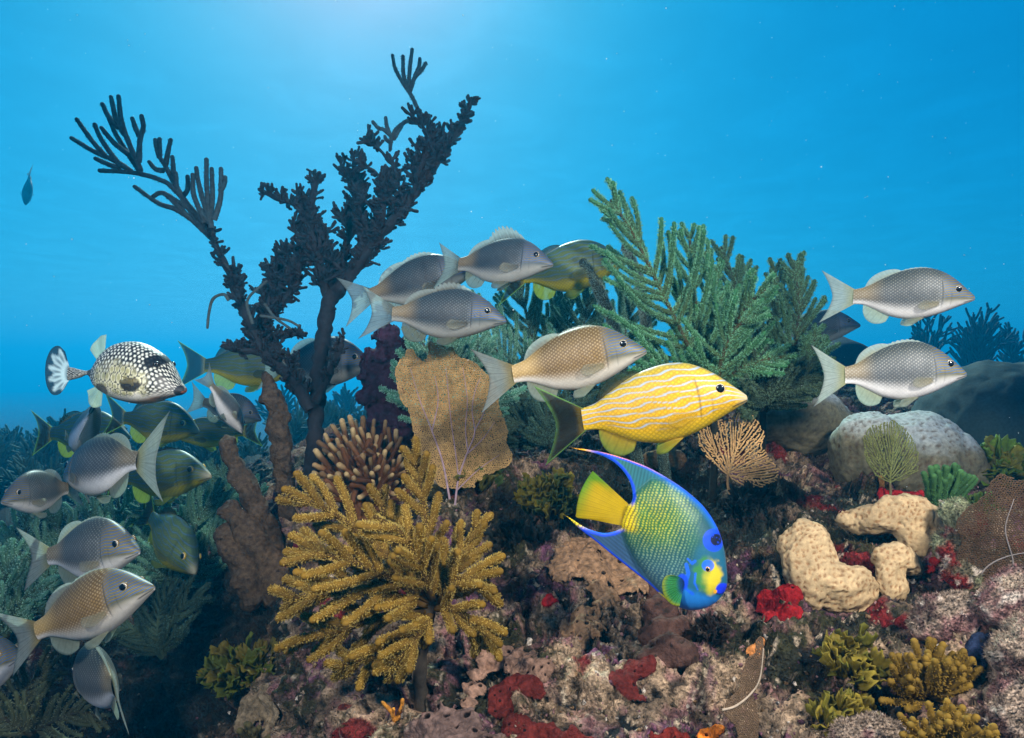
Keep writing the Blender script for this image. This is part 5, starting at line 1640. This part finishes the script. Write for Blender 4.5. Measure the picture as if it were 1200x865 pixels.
for k, (px, py, Yd) in enumerate([(-10, 600, 3.4), (45, 612, 3.1), (95, 606, 3.3), (150, 600, 3.2), (200, 596, 3.4), (250, 590, 3.3), (300, 580, 3.6), (20, 570, 5.4), (75, 566, 5.8), (130, 570, 5.2), (180, 562, 5.8), (230, 566, 5.2), (280, 556, 5.6), (345, 545, 4.2), (395, 545, 4.6), (425, 530, 4.4), (-15, 585, 4.0), (25, 588, 4.2), (65, 586, 3.9), (105, 588, 4.1), (145, 584, 4.0), (185, 580, 4.2), (225, 578, 4.0)]):
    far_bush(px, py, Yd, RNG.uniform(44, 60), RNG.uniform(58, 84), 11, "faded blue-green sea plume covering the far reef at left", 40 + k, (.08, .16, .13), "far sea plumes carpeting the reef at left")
# ------------------------------------------------------------------ boulder corals at right
def dome(px, py, Yd, rx, rz, ry, label, col, seed, amp=.004, nsc=22, sub=.012, extra=(), dots=None, colfun=None, name="boulder_coral", group=None, topw=None):
    k = px2m(Yd)
    cs = [(P(px, py, Yd), (rx * k, ry * k, rz * k))] + [(P(a, b, Yd + dy), (r1 * k, r1 * k, r2 * k)) for a, b, dy, r1, r2 in extra]
    mb = lumps(cs, sub, col, dots, amp, nsc, seed, colfun=colfun)
    return solo(mb, name, M_FINGER, label, "coral", group)
BD = "boulder corals on the crest at right"
dome(1165, 520, 2.05, 92, 98, 90, "big smooth dark teal boulder coral at the right edge", (.026, .048, .048), 21, .009, 24, .012, [(1210, 500, .05, 70, 80)], group=BD)
def sunlit_top(v, n, c):
    t = sstep(.25, .75, n[:, 2] + .25 * fbm(v * 14, 3, .5, 4))  # sunlight painted into the colour: upward faces turn whitish
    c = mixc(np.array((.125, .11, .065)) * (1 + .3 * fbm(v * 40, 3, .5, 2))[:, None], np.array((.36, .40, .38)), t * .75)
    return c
dome(1062, 542, 1.68, 74, 58, 60, "coral mound with a sunlit whitish top beneath the lower right silvery fish", (.3, .3, .25), 22, .016, 15, .007, [(1015, 530, -.06, 40, 46), (1110, 545, -.02, 40, 42), (1085, 518, .02, 40, 34)], dots=(.0115, .0022, (.075, .045, .022)), colfun=sunlit_top, group=BD)
dome(938, 492, 1.82, 50, 46, 46, "low coral mound with a sunlit pale top right of the dark green plume", (.3, .3, .25), 23, .014, 16, .008, [(905, 492, -.02, 30, 28), (965, 500, 0, 32, 34)], dots=(.0115, .002, (.06, .05, .035)), colfun=sunlit_top, group=BD)
dome(985, 440, 3.2, 48, 46, 44, "dark blue coral mound far back between the two silvery fish", (.04, .05, .05), 24, .02, 8, .03, [(1010, 452, 0, 40, 30), (950, 440, .1, 34, 40)], name="coral_mound")
dome(1100, 470, 3.0, 60, 24, 40, "low dark mound far back under the far plumes at right", (.04, .05, .05), 25, .02, 8, .03, [(1040, 474, 0, 50, 18)], name="coral_mound")

# cream lobed coral
def lobes(chains, label, seed):
    cs = []
    for ch in chains:
        q = catmull(np.array(ch, float), 5 * len(ch))
        for px, py, r, Yd in q:
            cs.append((P(px, py, Yd), np.array([1, .8, 1]) * r * px2m(Yd)))
    mb = lumps(cs, .0036, (.43, .30, .155), (.0075, .0018, (.17, .07, .022)), .0024, 60, seed, smooth=12, warp=.010)
    return solo(mb, "lobed_coral", M_FINGER, label, "coral", "cream lobed corals at right")
lobes([[(925, 640, 17, 1.12), (944, 628, 19, 1.12), (950, 650, 26, 1.10), (962, 680, 27, 1.08), (985, 692, 27, 1.07), (1006, 690, 22, 1.07), (1016, 702, 14, 1.07), (1017, 719, 13, 1.07)], [(935, 655, 20, 1.10), (945, 688, 22, 1.08), (970, 695, 22, 1.07)]], "large cream lobed coral with brown pits, nearest the red sponge patch", 31)
lobes([[(997, 610, 15, 1.21), (1020, 610, 19, 1.19), (1045, 606, 21, 1.17), (1072, 604, 23, 1.16), (1088, 614, 18, 1.16), (1082, 636, 15, 1.15)], [(1062, 612, 20, 1.16), (1074, 634, 17, 1.15)]], "upper cream lobed coral, arched above a small dark hollow", 32)
lobes([[(1030, 650, 14, 1.09), (1052, 652, 18, 1.08), (1066, 662, 15, 1.08)], [(1046, 660, 17, 1.08), (1038, 676, 16, 1.07), (1050, 692, 15, 1.06)]], "small cream lobed coral tucked below the arched one", 33)

# ------------------------------------------------------------------ encrusting sponges on the lit slope
def solid(pts, label, col_, seed, pores, pore_r=.004, name="encrusting_sponge", cat="sponge", group=None, flat=.9):
    cs = []
    for px, py, r in pts:
        hs = np.array([hit(px + a * r * .8, py + b * r * .8) for a, b in ((0, 0), (1, 0), (-1, 0), (0, 1), (0, -1))])
        k = px2m(hs[0, 1]); yd = np.median(hs[:, 1]) - .25 * flat * r * k
        cs.append((P(px, py, yd), np.array([1.22, flat, 1.15]) * r * k))
    mb = lumps(cs, .0042, col_, None, .005, 60, seed, pores, pore_r, smooth=8, warp=.012)
    return solo(mb, name, M_SPONGE, label, cat, group)
def crust(pts, label, col_, seed, pores, pore_r=.004, name="encrusting_sponge", cat="sponge", group=None, flat=.45, T=None, wob=.58):
    """a rubbery skin that follows the rock: a patch of the reef surface, thickened, with rounded edges and open pores"""
    cen = np.array([hit_soft(px, py) for px, py, r in pts]); rad = np.array([r for *_, r in pts]) * cen[:, 1] / FPX * 1.12
    lo, hi = (cen - rad[:, None] * 1.7).min(0), (cen + rad[:, None] * 1.7).max(0)
    m_ = ((g2 > lo) & (g2 < hi)).all(-1)
    ii, jj = np.where(m_)
    i0, i1, j0, j1 = ii.min(), ii.max() + 1, jj.min(), jj.max() + 1
    sub = (g2[i0:i1, j0:j1] * .4 + soft[i0:i1, j0:j1] * .6, gn[i0:i1, j0:j1])
    U = 3
    def up(a):
        ni, nj = a.shape[:2]
        si, sj = np.linspace(0, ni - 1, (ni - 1) * U + 1), np.linspace(0, nj - 1, (nj - 1) * U + 1)
        a = np.stack([np.stack([np.interp(si, np.arange(ni), a[:, q, k]) for q in range(nj)], 1) for k in range(3)], -1)
        return np.stack([np.stack([np.interp(sj, np.arange(nj), a[q, :, k]) for q in range(len(si))], 0) for k in range(3)], -1)
    p, nn_ = up(sub[0]), unit(up(sub[1]))
    d = np.full(p.shape[:2], 9.0)
    for c_, r_ in zip(cen, rad):
        q = np.linalg.norm(p - c_, axis=-1) / r_
        k = np.clip(.5 + .5 * (d - q) / .35, 0, 1)
        d = d * (1 - k) + q * k - .35 * k * (1 - k)
    d = d + wob * fbm(p * 38, 3, .5, seed) + .10 * fbm(p * 110, 2, .5, seed + 1)
    T = T or (.0045 + .010 * flat)
    off = T * np.sqrt(np.clip(1 - np.clip(d, 0, 1) ** 3, 0, 1)) - .005 + .0025 * fbm(p * 60, 3, .5, seed + 4) + .005 * flat * fbm(p * 24, 2, .5, seed + 7)
    c = np.asarray(col_) * (1 + .25 * fbm(p * 18, 2, .5, seed + 5) + .40 * fbm(p * 55, 4, .55, seed + 3) + .15 * fbm(p * 190, 2, .5, seed + 8))[..., None]
    keep = d < 1.0
    rng = np.random.default_rng(seed)
    cand = np.argwhere(d < .75)
    pk = []
    for a_, b_ in (cand[rng.permutation(len(cand))] if len(cand) else []):
        if all(np.linalg.norm(p[a_, b_] - p[x_, y_]) > pore_r * 3 for x_, y_ in pk):
            pk.append((a_, b_))
        if len(pk) >= pores:
            break
    for a_, b_ in pk:
        rr = pore_r * rng.uniform(.5, 1.2)
        q = np.linalg.norm(p - p[a_, b_], axis=-1) / rr
        off = off - rr * .9 * sstep(1.0, .5, q) + rr * .4 * np.exp(-((q - 1.3) / .35) ** 2)
        c = mixc(c, np.asarray(col_) * .06, sstep(1.0, .72, q))
    v = p + nn_ * off[..., None]
    id_ = np.arange(d.size).reshape(d.shape)
    quad = np.stack([id_[:-1, :-1], id_[:-1, 1:], id_[1:, 1:], id_[1:, :-1]], -1)
    kq = (keep[:-1, :-1] & keep[:-1, 1:] & keep[1:, 1:] & keep[1:, :-1])
    quad = quad[kq]
    # keep the largest connected piece only
    lab = np.arange(d.size)
    for _ in range(400):
        mn = lab[quad].min(1); new = lab.copy()
        np.minimum.at(new, quad.ravel(), np.repeat(mn, 4)); new = new[new]
        if (new == lab).all():
            break
        lab = new
    ql = lab[quad[:, 0]]; vals, cnt = np.unique(ql, return_counts=True)
    quad = quad[ql == vals[cnt.argmax()]]
    us, inv = np.unique(quad.ravel(), return_inverse=True)
    mb = MB(); mb.add(v.reshape(-1, 3)[us], inv.reshape(-1, 4), np.clip(c, .004, .9).reshape(-1, 3)[us])
    return solo(mb, name, M_SPONGE, label, cat, group)
BS = "brown encrusting sponges on the lit slope"
BC = (.22, .125, .065)
crust([(672, 645, 26), (690, 632, 22), (700, 660, 26), (722, 668, 28), (735, 680, 22), (712, 690, 20), (660, 665, 16)], "largest brown pored sponge, right under the angelfish", BC, 41, 16, .0045, group=BS, flat=.7)
crust([(672, 728, 16), (688, 722, 16), (682, 738, 14), (696, 732, 12)], "small round brown sponge on the pale rock below the largest sponge", BC, 42, 9, .0035, group=BS, flat=.6)
crust([(575, 770, 18), (595, 765, 20), (615, 772, 20), (634, 782, 14), (560, 780, 14), (555, 800, 14), (548, 815, 12)], "brown tongue of sponge at the foot of the golden plume", (.21, .12, .08), 43, 14, .003, group=BS)
crust([(505, 850, 30), (535, 858, 28), (480, 865, 26), (520, 875, 30), (560, 870, 22)], "dark mottled sponge mound at the bottom edge under the golden plume", (.12, .075, .06), 44, 12, .005, group=BS, flat=.8)
solid([(780, 535, 12), (782, 522, 13), (779, 512, 11), (790, 540, 12), (768, 538, 10)], "stubby brown speckled coral lump below the yellow striped fish", (.26, .15, .075), 45, 10, .003, name="coral_lump", cat="coral", flat=.9)
crust([(285, 828, 22), (262, 825, 18), (310, 830, 22), (335, 838, 18), (245, 820, 10), (248, 836, 10)], "pale brown flat sponge below the yellow-green algae in the gully", (.21, .15, .085), 46, 10, .003, group=BS, flat=.5)
RS = "red encrusting sponges"
RC = (.26, .010, .012)
crust([(905, 700, 18), (918, 690, 18), (925, 708, 16), (898, 715, 12), (912, 718, 14), (932, 695, 10)], "bright red sponge patch just left of the large cream coral", RC, 51, 5, .003, name="red_sponge", flat=.35, group=RS)
crust([(1040, 582, 11), (1052, 578, 10), (1062, 583, 9), (1072, 576, 10), (1046, 592, 9)], "red sponge under the olive green sea fan", RC, 52, 6, .003, name="red_sponge", group=RS, flat=.7)
crust([(648, 698, 9), (656, 692, 7), (640, 704, 6)], "tiny red sponge spot below the largest brown sponge", RC, 53, 2, .002, name="red_sponge", flat=.35, group=RS)
DR = (.085, .013, .010)
crust([(585, 810, 14), (600, 800, 16), (618, 800, 15), (628, 808, 10), (588, 828, 13), (600, 845, 15), (615, 858, 15), (640, 856, 16), (665, 858, 16), (690, 856, 10)], "dark red sponge curving along the bottom centre", DR, 54, 9, .003, name="red_sponge", flat=.35, group=RS)
crust([(735, 790, 16), (745, 778, 16), (740, 805, 14), (755, 772, 12), (736, 825, 12), (745, 840, 14), (735, 855, 16)], "dark red sponge rising from the bottom right of centre", DR, 55, 7, .003, name="red_sponge", flat=.35, group=RS)
crust([(790, 855, 16), (775, 862, 14), (805, 860, 12)], "dark red sponge at the bottom edge left of the orange one", (.13, .015, .010), 56, 4, .003, name="red_sponge", flat=.35, group=RS)
crust([(1090, 640, 9), (1098, 652, 9), (1086, 660, 8)], "small red sponge right of the arched cream coral", (.24, .012, .012), 57, 2, .002, name="red_sponge", flat=.35, group=RS)
crust([(425, 575, 14), (332, 655, 13), (345, 640, 14), (340, 672, 12), (352, 655, 12)][1:], "deep crimson sponge left of the golden plume", (.13, .010, .022), 58, 3, .003, name="red_sponge", flat=.35, group=RS)
crust([(832, 852, 11), (840, 848, 9), (826, 858, 8)], "bright orange sponge at the bottom edge", (.55, .14, .015), 59, 3, .003, name="orange_sponge")
crust([(884, 760, 9), (888, 752, 7)], "small orange sponge beside the tip of the narrow fan", (.48, .18, .05), 60, 2, .002, name="orange_sponge")
solid([(1155, 762, 16), (1142, 768, 12), (1168, 756, 12)], "small dark blue sponge between the right-hand boulders", (.014, .022, .05), 61, 6, .003, name="blue_sponge", flat=.9)
# dark porous sponge under the angelfish
solid([(775, 720, 18), (772, 745, 20), (785, 765, 18), (762, 770, 14), (795, 740, 16), (768, 700, 12), (800, 765, 16)], "dark brown pitted sponge directly below the angelfish head", (.060, .030, .022), 62, 26, .005, name="pitted_sponge", flat=.9)

# encrusted boulders in the near right corner
def boulder(pts, label, seed, vox=.006, cols=((.34, .25, .18), (.22, .11, .10), (.07, .04, .035))):
    cs = [(P(px, py, Yd), np.array([1.05, .9, 1]) * r * px2m(Yd)) for px, py, r, Yd in pts]
    v, f = merged(cs, vox, smooth=3)
    n = vnormals(v, f)
    a, b_ = fbm(v * 30, 4, .6, seed), fbm(v * 85, 3, .6, seed + 5)
    w = worley(v * 55, seed)
    d = .008 * a + .0045 * b_ - .006 * sstep(.3, .0, w)
    c = mixc(np.array(cols[0]), np.array(cols[1]), sstep(-.1, .3, a + .4 * b_))
    c = mixc(c, np.array(cols[2]), sstep(.05, .35, fbm(v * 22, 3, .5, seed + 9) + .5 * b_))
    c = mixc(c, np.array((.02, .02, .02)), sstep(.35, .1, w) * .8)
    c = mixc(c, np.array((.50, .41, .33)), sstep(.2, .45, b_ - .1))
    mb = MB(); mb.add(v + n * d[:, None], f, np.clip(c, .004, .9))
    # short turf standing on it
    k = RNG.integers(0, len(v), 9000)
    k = k[(n[k, 2] > -.1)]
    o = v[k] + n[k] * d[k, None]
    for L in (.005,):
        dr = unit(n[k] + RNG.normal(0, .5, (len(k), 3)))
        u = unit(np.cross(dr, RNG.normal(0, 1, (len(k), 3))))
        tri = np.stack([o + u * .0006, o - u * .0006, o + dr * L * RNG.uniform(.5, 1.4, (len(k), 1))], 1).reshape(-1, 3)
        mb.add(tri, np.arange(len(tri)).reshape(-1, 3), np.repeat(c[k] * 1.1, 3, 0))
    return solo(mb, "encrusted_rock", M_ROCK, label, "rock", "fuzzy encrusted rocks in the near right corner")
boulder([(1100, 725, 26, .92), (1125, 722, 30, .92), (1150, 728, 26, .93), (1085, 735, 18, .92)], "fuzzy pinkish rock below the small cream coral, left one at the right edge", 71)
boulder([(1180, 710, 30, .88), (1205, 705, 36, .88), (1215, 725, 34, .88)], "fuzzy pale rock touching the right edge under the dark brown sea fan", 72)
boulder([(1195, 770, 34, .82), (1215, 760, 40, .82), (1190, 800, 26, .82)], "fuzzy rock with pale rim at the right edge, below the pale one", 73)
boulder([(1190, 850, 34, .78), (1215, 835, 44, .78), (1180, 870, 26, .78)], "pinkish fuzzy rock in the bottom right corner", 74)
boulder([(1125, 655, 20, 1.02), (1112, 640, 18, 1.03), (1130, 680, 18, 1.0), (1118, 600, 18, 1.10), (1135, 615, 20, 1.08)], "knobbly red-flecked rock right of the arched cream coral", 75, cols=((.26, .27, .15), (.12, .10, .06), (.17, .015, .015)))
boulder([(1020, 860, 24, .80), (1000, 868, 26, .80), (1045, 868, 24, .80)], "pale crusted rock at the bottom edge between the algae clumps", 76)

# ------------------------------------------------------------------ algae and small soft corals
AL = "leafy algae clumps"
def leaves(px, py, w, h, n, L, W, col, col2, label, seed, off=.03, group=AL, name="leafy_algae"):
    p = hit(px, py)
    k = px2m(p[1])
    mb = leafy(p + np.array([0, -off * .5, 0]), (w * k, off, h * k), n, L * k, W * k, col, col2, seed)
    return solo(mb, name, M_LEAF, label, "algae", group)
leaves(990, 775, 34, 42, 60, 26, 12, (.20, .15, .018), (.13, .12, .015), "yellow-brown ruffled algae below the large cream coral", 81, .05)
leaves(985, 835, 38, 26, 46, 26, 12, (.20, .15, .018), (.15, .13, .015), "yellow-brown ruffled algae at the bottom right, under the other ruffled clump", 82, .04)
leaves(292, 790, 52, 42, 80, 24, 11, (.10, .12, .012), (.14, .11, .012), "olive green ruffled algae in the gully below the golden plume", 83, .05)
leaves(640, 592, 40, 46, 80, 24, 10, (.16, .13, .012), (.08, .10, .015), "olive and yellow algae left of the angelfish tail", 84, .05)
leaves(1165, 560, 36, 42, 76, 24, 10, (.09, .15, .012), (.17, .16, .015), "bright green leafy algae at the right edge, below the big boulder coral", 85, .05)
leaves(560, 565, 26, 30, 40, 20, 9, (.05, .09, .02), (.10, .10, .02), "dark green algae right of the foot of the large tan fan", 86, .03)
leaves(1140, 600, 26, 20, 34, 18, 8, (.08, .13, .02), (.13, .13, .02), "low green algae above the red-flecked rock", 87, .03)
leaves(968, 522, 34, 34, 90, 16, 6, (.014, .016, .016), (.025, .022, .015), "black bushy algae left of the white-topped coral mound", 88, .04)
leaves(610, 630, 40, 24, 50, 16, 7, (.018, .022, .02), (.03, .03, .02), "blackish algae tuft right of the golden plume", 89, .03)
leaves(430, 560, 14, 10, 10, 14, 6, (.03, .06, .03), (.05, .07, .03), "small green algae at the foot of the finger coral", 90, .02)
leaves(830, 740, 26, 20, 40, 16, 7, (.018, .012, .010), (.035, .02, .014), "blackish algae below and right of the angelfish head", 91, .03)
leaves(880, 600, 40, 34, 70, 16, 6, (.012, .018, .020), (.02, .025, .022), "dark blue-black algae between the angelfish and the large cream coral", 92, .03)
leaves(735, 590, 30, 26, 46, 16, 6, (.012, .02, .018), (.02, .028, .022), "dark algae hidden behind the angelfish back", 93, .03)

def soft(px, py, n, L, r, col, tip, label, seed, fan=1.0, up=1.0, name="soft_coral", fuzz=(2200, .0030, .0008)):
    rng = np.random.default_rng(seed)
    b = hit(px, py)
    t = thing(name, b, label, "soft coral", "small bushy soft corals")
    k = px2m(b[1])
    for i in range(n):
        a = rng.normal(0, .62) * fan
        d = unit(np.array([math.sin(a), -.55 * rng.uniform(.1, 1.3), math.cos(a) * up]))
        l = L * k * rng.uniform(.65, 1.1)
        p = catmull([b + d * .004, b + d * l * .5 + rng.normal(0, l * .05, 3), b + d * l * .9 + np.array([0, -.004, l * .14])], 14)
        mb = MB(); s_ = np.linspace(0, 1, 14)
        tube(mb, p, r * k * (.7 + .5 * s_), 7, mixc(np.asarray(col), np.asarray(tip), s_ * .9) * rng.uniform(.8, 1.15), lump=.12, lscale=150)
        spikes(mb, p[3:], r * k, *fuzz, np.asarray(tip) * 1.15)
        mb.build("branch", M_POLYP, t)
    return t
soft(1085, 818, 64, 66, 3.2, (.10, .058, .010), (.26, .155, .022), "yellow-brown bushy soft coral right of the ruffled algae", 101, 1.1)
soft(1100, 885, 64, 66, 3.2, (.10, .058, .010), (.26, .155, .022), "yellow-brown bushy soft coral at the bottom edge below its twin", 102, 1.2)
soft(1100, 600, 30, 56, 2.8, (.03, .07, .03), (.08, .20, .06), "green fingered soft coral right of the red sponge under the olive fan", 103, .7)
soft(300, 868, 8, 26, 3.0, (.09, .08, .03), (.16, .13, .05), "small olive soft coral at the bottom edge below the pale brown sponge", 104, .8)
mb = MB(); p = hit(1032, 575); tube(mb, catmull([p + np.array([0, 0, -.01]), p + np.array([0, -.006, .014]), p + np.array([-.003, -.008, .030])], 10), .0055, 9, (.36, .17, .05), lump=.15)
solo(mb, "tube_sponge", M_SPONGE, "tiny orange-brown upright sponge tube left of the red sponge under the olive fan", "sponge")
mb = MB(); b = hit(462, 845)
for d in ((-.012, -.004, .022), (.010, -.006, .026), (.001, -.010, .018), (.018, -.002, .012)):
    tube(mb, catmull([b, b + np.array(d) * .6 + RNG.normal(0, .002, 3), b + np.array(d) * 1.3], 8), .0028, 7, (.55, .22, .03), lump=.15)
solo(mb, "orange_sponge", M_SPONGE, "tiny branching orange sponge at the bottom left of the dark mottled mound", "sponge")

# ------------------------------------------------------------------ turf, rubble and drifting specks
tri = g2
def scatter(n, maxd=2.6, seed=0, pw=1.0):
    rng = np.random.default_rng(seed)
    i = rng.integers(0, len(tt) - 1, n * 3); j = rng.integers(0, NS - 1, n * 3)
    a = g2[i, j]; e = g2[i + 1, j + 1] - a
    p = a + e * rng.uniform(0, 1, (n * 3, 1))
    ok = (p[:, 1] > .6) & (p[:, 1] < maxd) & (np.abs(p[:, 0]) < .85 * p[:, 1])
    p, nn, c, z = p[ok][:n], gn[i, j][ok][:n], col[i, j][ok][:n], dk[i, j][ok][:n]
    return p, nn, c, z
p, nn, c, z = scatter(90000, 2.8, 5)
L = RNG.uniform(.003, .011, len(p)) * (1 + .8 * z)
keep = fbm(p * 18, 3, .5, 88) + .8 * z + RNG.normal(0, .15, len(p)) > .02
p, nn, c, z, L = p[keep], nn[keep], c[keep], z[keep], L[keep]
mb = MB()
d = unit(nn * .6 + np.array([0, 0, .5]) + RNG.normal(0, .45, p.shape))
u = unit(np.cross(d, RNG.normal(0, 1, p.shape)))
W = RNG.uniform(.0006, .0016, len(p))[:, None]
tipb = unit(d + RNG.normal(0, .35, p.shape))
mid = p + d * (L * .5)[:, None]
tv = np.stack([p - u * W * .6, p + u * W * .6, mid + u * W, mid - u * W, mid + tipb * (L * .6)[:, None]], 1).reshape(-1, 3)
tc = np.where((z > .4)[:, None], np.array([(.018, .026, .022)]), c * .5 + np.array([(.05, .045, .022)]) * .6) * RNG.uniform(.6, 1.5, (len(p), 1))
q = np.arange(len(p))[:, None] * 5
mb.add(tv, q + np.array([[0, 1, 2, 3]]), np.repeat(tc, 5, 0)); mb.f[3].append(q + np.array([[3, 2, 4]]))
o = mb.build("algae_turf", M_LEAF); tag(o, "short turf of fine dark algae carpeting the reef rock", "algae", kind="stuff")

p, nn, c, z = scatter(6000, 1.9, 9)
mb = MB(); v0, f0 = icos(2)
rub = [(.38, .28, .19), (.28, .15, .14), (.14, .06, .08), (.08, .06, .035), (.46, .38, .30), (.17, .10, .05)]
for i in range(len(p)):
    if z[i] > .5 and RNG.uniform() < .8:
        continue
    r = 0.0016 * math.exp(RNG.normal(0, .45))
    d = 1 + .75 * vnoise(v0 * 1.9 + i * 3.1)
    mb.add(v0 * d[:, None] * r * RNG.uniform(.7, 1.4, 3) + p[i] + nn[i] * r * .3, f0, np.asarray(rub[RNG.integers(0, 6)]) * RNG.uniform(.6, 1.2) * (1 + .3 * vnoise(v0 * 3 + i))[:, None])
o = mb.build("coral_rubble", M_ROCK); tag(o, "small broken bits of pale and pink coral littering the reef", "rubble", kind="stuff")

mb = MB(); v0, f0 = icos(1)
M_SPECK = mat_attr("speck", .6, 60, .1, 300, 0, .001, transl=.7)
for i in range(420):
    Yd = RNG.uniform(1.0, 4.5)
    q = P(RNG.uniform(-20, 1220), RNG.uniform(-20, 620), Yd)
    if q[2] < floor_z(q[0], q[1]) + .02:
        continue
    r = .00040 * Yd * math.exp(np.clip(RNG.normal(0, .4), -1, .7))
    mb.add(v0 * r * RNG.uniform(.7, 1.6, 3) + q, f0, (.85, .88, .85))
o = mb.build("drifting_specks", M_SPECK); tag(o, "tiny pale specks drifting in the water", "particles", kind="stuff")
# ------------------------------------------------------------------ the school
G1 = "silvery grunts swimming over the reef"
G2 = "blue-striped grunts swimming among the school"
grunt((648, 310, 1.40), (516, 309, 1.50), "dark silver fish with raised spiny dorsal fin, its head before the blue-striped fish", 'silver_dimlit', .09, .085, roll=-7, group=G1, deep=0.94)
grunt((556, 318, 1.62), (412, 352, 1.66), "dark fish half hidden behind the raised dorsal fin fish, tail beside the coral tree", 'silver_dimlit', -.04, .03, group=G1, deep=0.92)
grunt((593, 376, 1.28), (437, 367, 1.33), "dark silver fish with low raised spines swimming just above the tan sea fan", 'silver_dimlit', -.07, .045, group=G1, deep=0.9)
grunt((757, 411, 1.12), (575, 444, 1.18), "bronze scaled fish with pale belly swimming directly above the yellow striped fish", 'bronze', -.11, .012, group=G1, deep=0.96)
grunt((1142, 349, 1.15), (975, 348, 1.22), "silvery fish at upper right swimming alone against open blue water", 'silver', .12, .010, roll=6, group=G1)
grunt((1132, 438, 1.04), (962, 441, 1.08), "silvery fish with dark flank swimming just above the white-topped coral mound", 'silver', -.09, .018, roll=-4, group=G1, deep=1.08)
grunt((875, 466, .97), (648, 497, 1.03), "bright yellow fish with pale blue stripes and dark tail, above the angelfish", 'striped', .04, .008, group=G2)
grunt((733, 308, 1.56), (592, 327, 1.66), "blue-striped fish with yellow belly, its snout behind the green sea plume", 'shaded', .0, .008, group=G2)
grunt((1008, 381, 2.3), (905, 392, 2.4), "dark shadowy fish showing only its head beyond the tail of the upper right fish", 'silver_dimlit', .0, .01, group=G1)
grunt((437, 428, 1.95), (310, 428, 2.05), "dim blue fish poking its head out right of the coral tree trunk", 'silver_dimlit', .0, .01, group=G1)
grunt((355, 432, 2.25), (218, 428, 2.2), "dim striped fish behind the coral tree, its tail just right of the spotted trunkfish snout", 'shaded', .0, .01, group=G2)
grunt((152, 512, 2.05), (42, 508, 2.15), "striped fish with dark tail swimming behind the head-down fish under the trunkfish", 'shaded', .03, .01, group=G2, deep=0.92)
grunt((92, 528, 1.88), (112, 468, 1.66), "grey fish pointing head-down just below the tail of the trunkfish", 'silver', .0, .01, roll=25, group=G1)
grunt((233, 506, 1.85), (132, 487, 1.95), "dark-tailed striped fish swimming right, directly below the spotted trunkfish", 'shaded', -.04, .01, group=G2, deep=0.95)
grunt((284, 507, 1.75), (240, 440, 1.66), "grey fish diving away with its pale tail raised beside the trunkfish snout", 'silver', .0, .02, roll=-20, group=G1)
grunt((306, 492, 2.15), (226, 468, 2.2), "dim fish behind the diving fish, its head near the brown sponge column", 'silver_dimlit', .0, .01, group=G1)
grunt((205, 512, 2.25), (300, 505, 2.3), "shaded striped fish facing left with its dark tail by the brown sponge column", 'shaded', .0, .01, group=G2)
grunt((78, 560, 1.71), (174, 535, 1.50), "fish swimming away with its broad pale forked tail spread towards us", 'silver', -.08, .02, roll=12, group=G1, spread=.06, deep=0.92)
grunt((247, 558, 1.72), (128, 561, 1.85), "green shaded striped fish with yellow fins, behind the fish with the spread pale tail", 'shaded', .0, .02, group=G2, deep=0.88)
grunt((2, 588, 1.46), (92, 570, 1.68), "grey fish facing left at the left edge above the teal sea plumes", 'silver', .0, .012, group=G1, deep=1.1)
grunt((163, 646, 1.30), (45, 652, 1.42), "silver fish swimming right just above the bronze fish at lower left", 'silver', -.09, .012, group=G1)
grunt((180, 688, 1.18), (22, 748, 1.27), "bronze fish angled upward with pale tail, under the silver fish at lower left", 'bronze', -.04, .012, group=G1, deep=0.84)
grunt((229, 672, 1.66), (168, 596, 1.9), "dark green striped fish pointing down right behind the lower left pair", 'shaded', .0, .012, roll=-15, group=G2, deep=0.86)
grunt((95, 792, 1.36), (152, 806, 1.16), "grey fish facing left alone in the dark gully at lower left", 'silver', .1, .012, roll=-8, group=G1)
grunt((24, 770, 1.30), (-70, 800, 1.4), "fish cut off by the left edge, below the bronze fish's tail", 'silver', .0, .012, group=G1)
grunt((30, 240, 7.6), (35, 200, 7.8), "tiny dark fish pointing down, far off in the open water at left", 'silver_dimlit', .0, .01, roll=-25)
trunkfish("spotted trunkfish, black with white honeycomb marks and a striped fan tail, at left")
angelfish("blue and yellow angelfish with yellow tail, diving head-down over the lit rock")
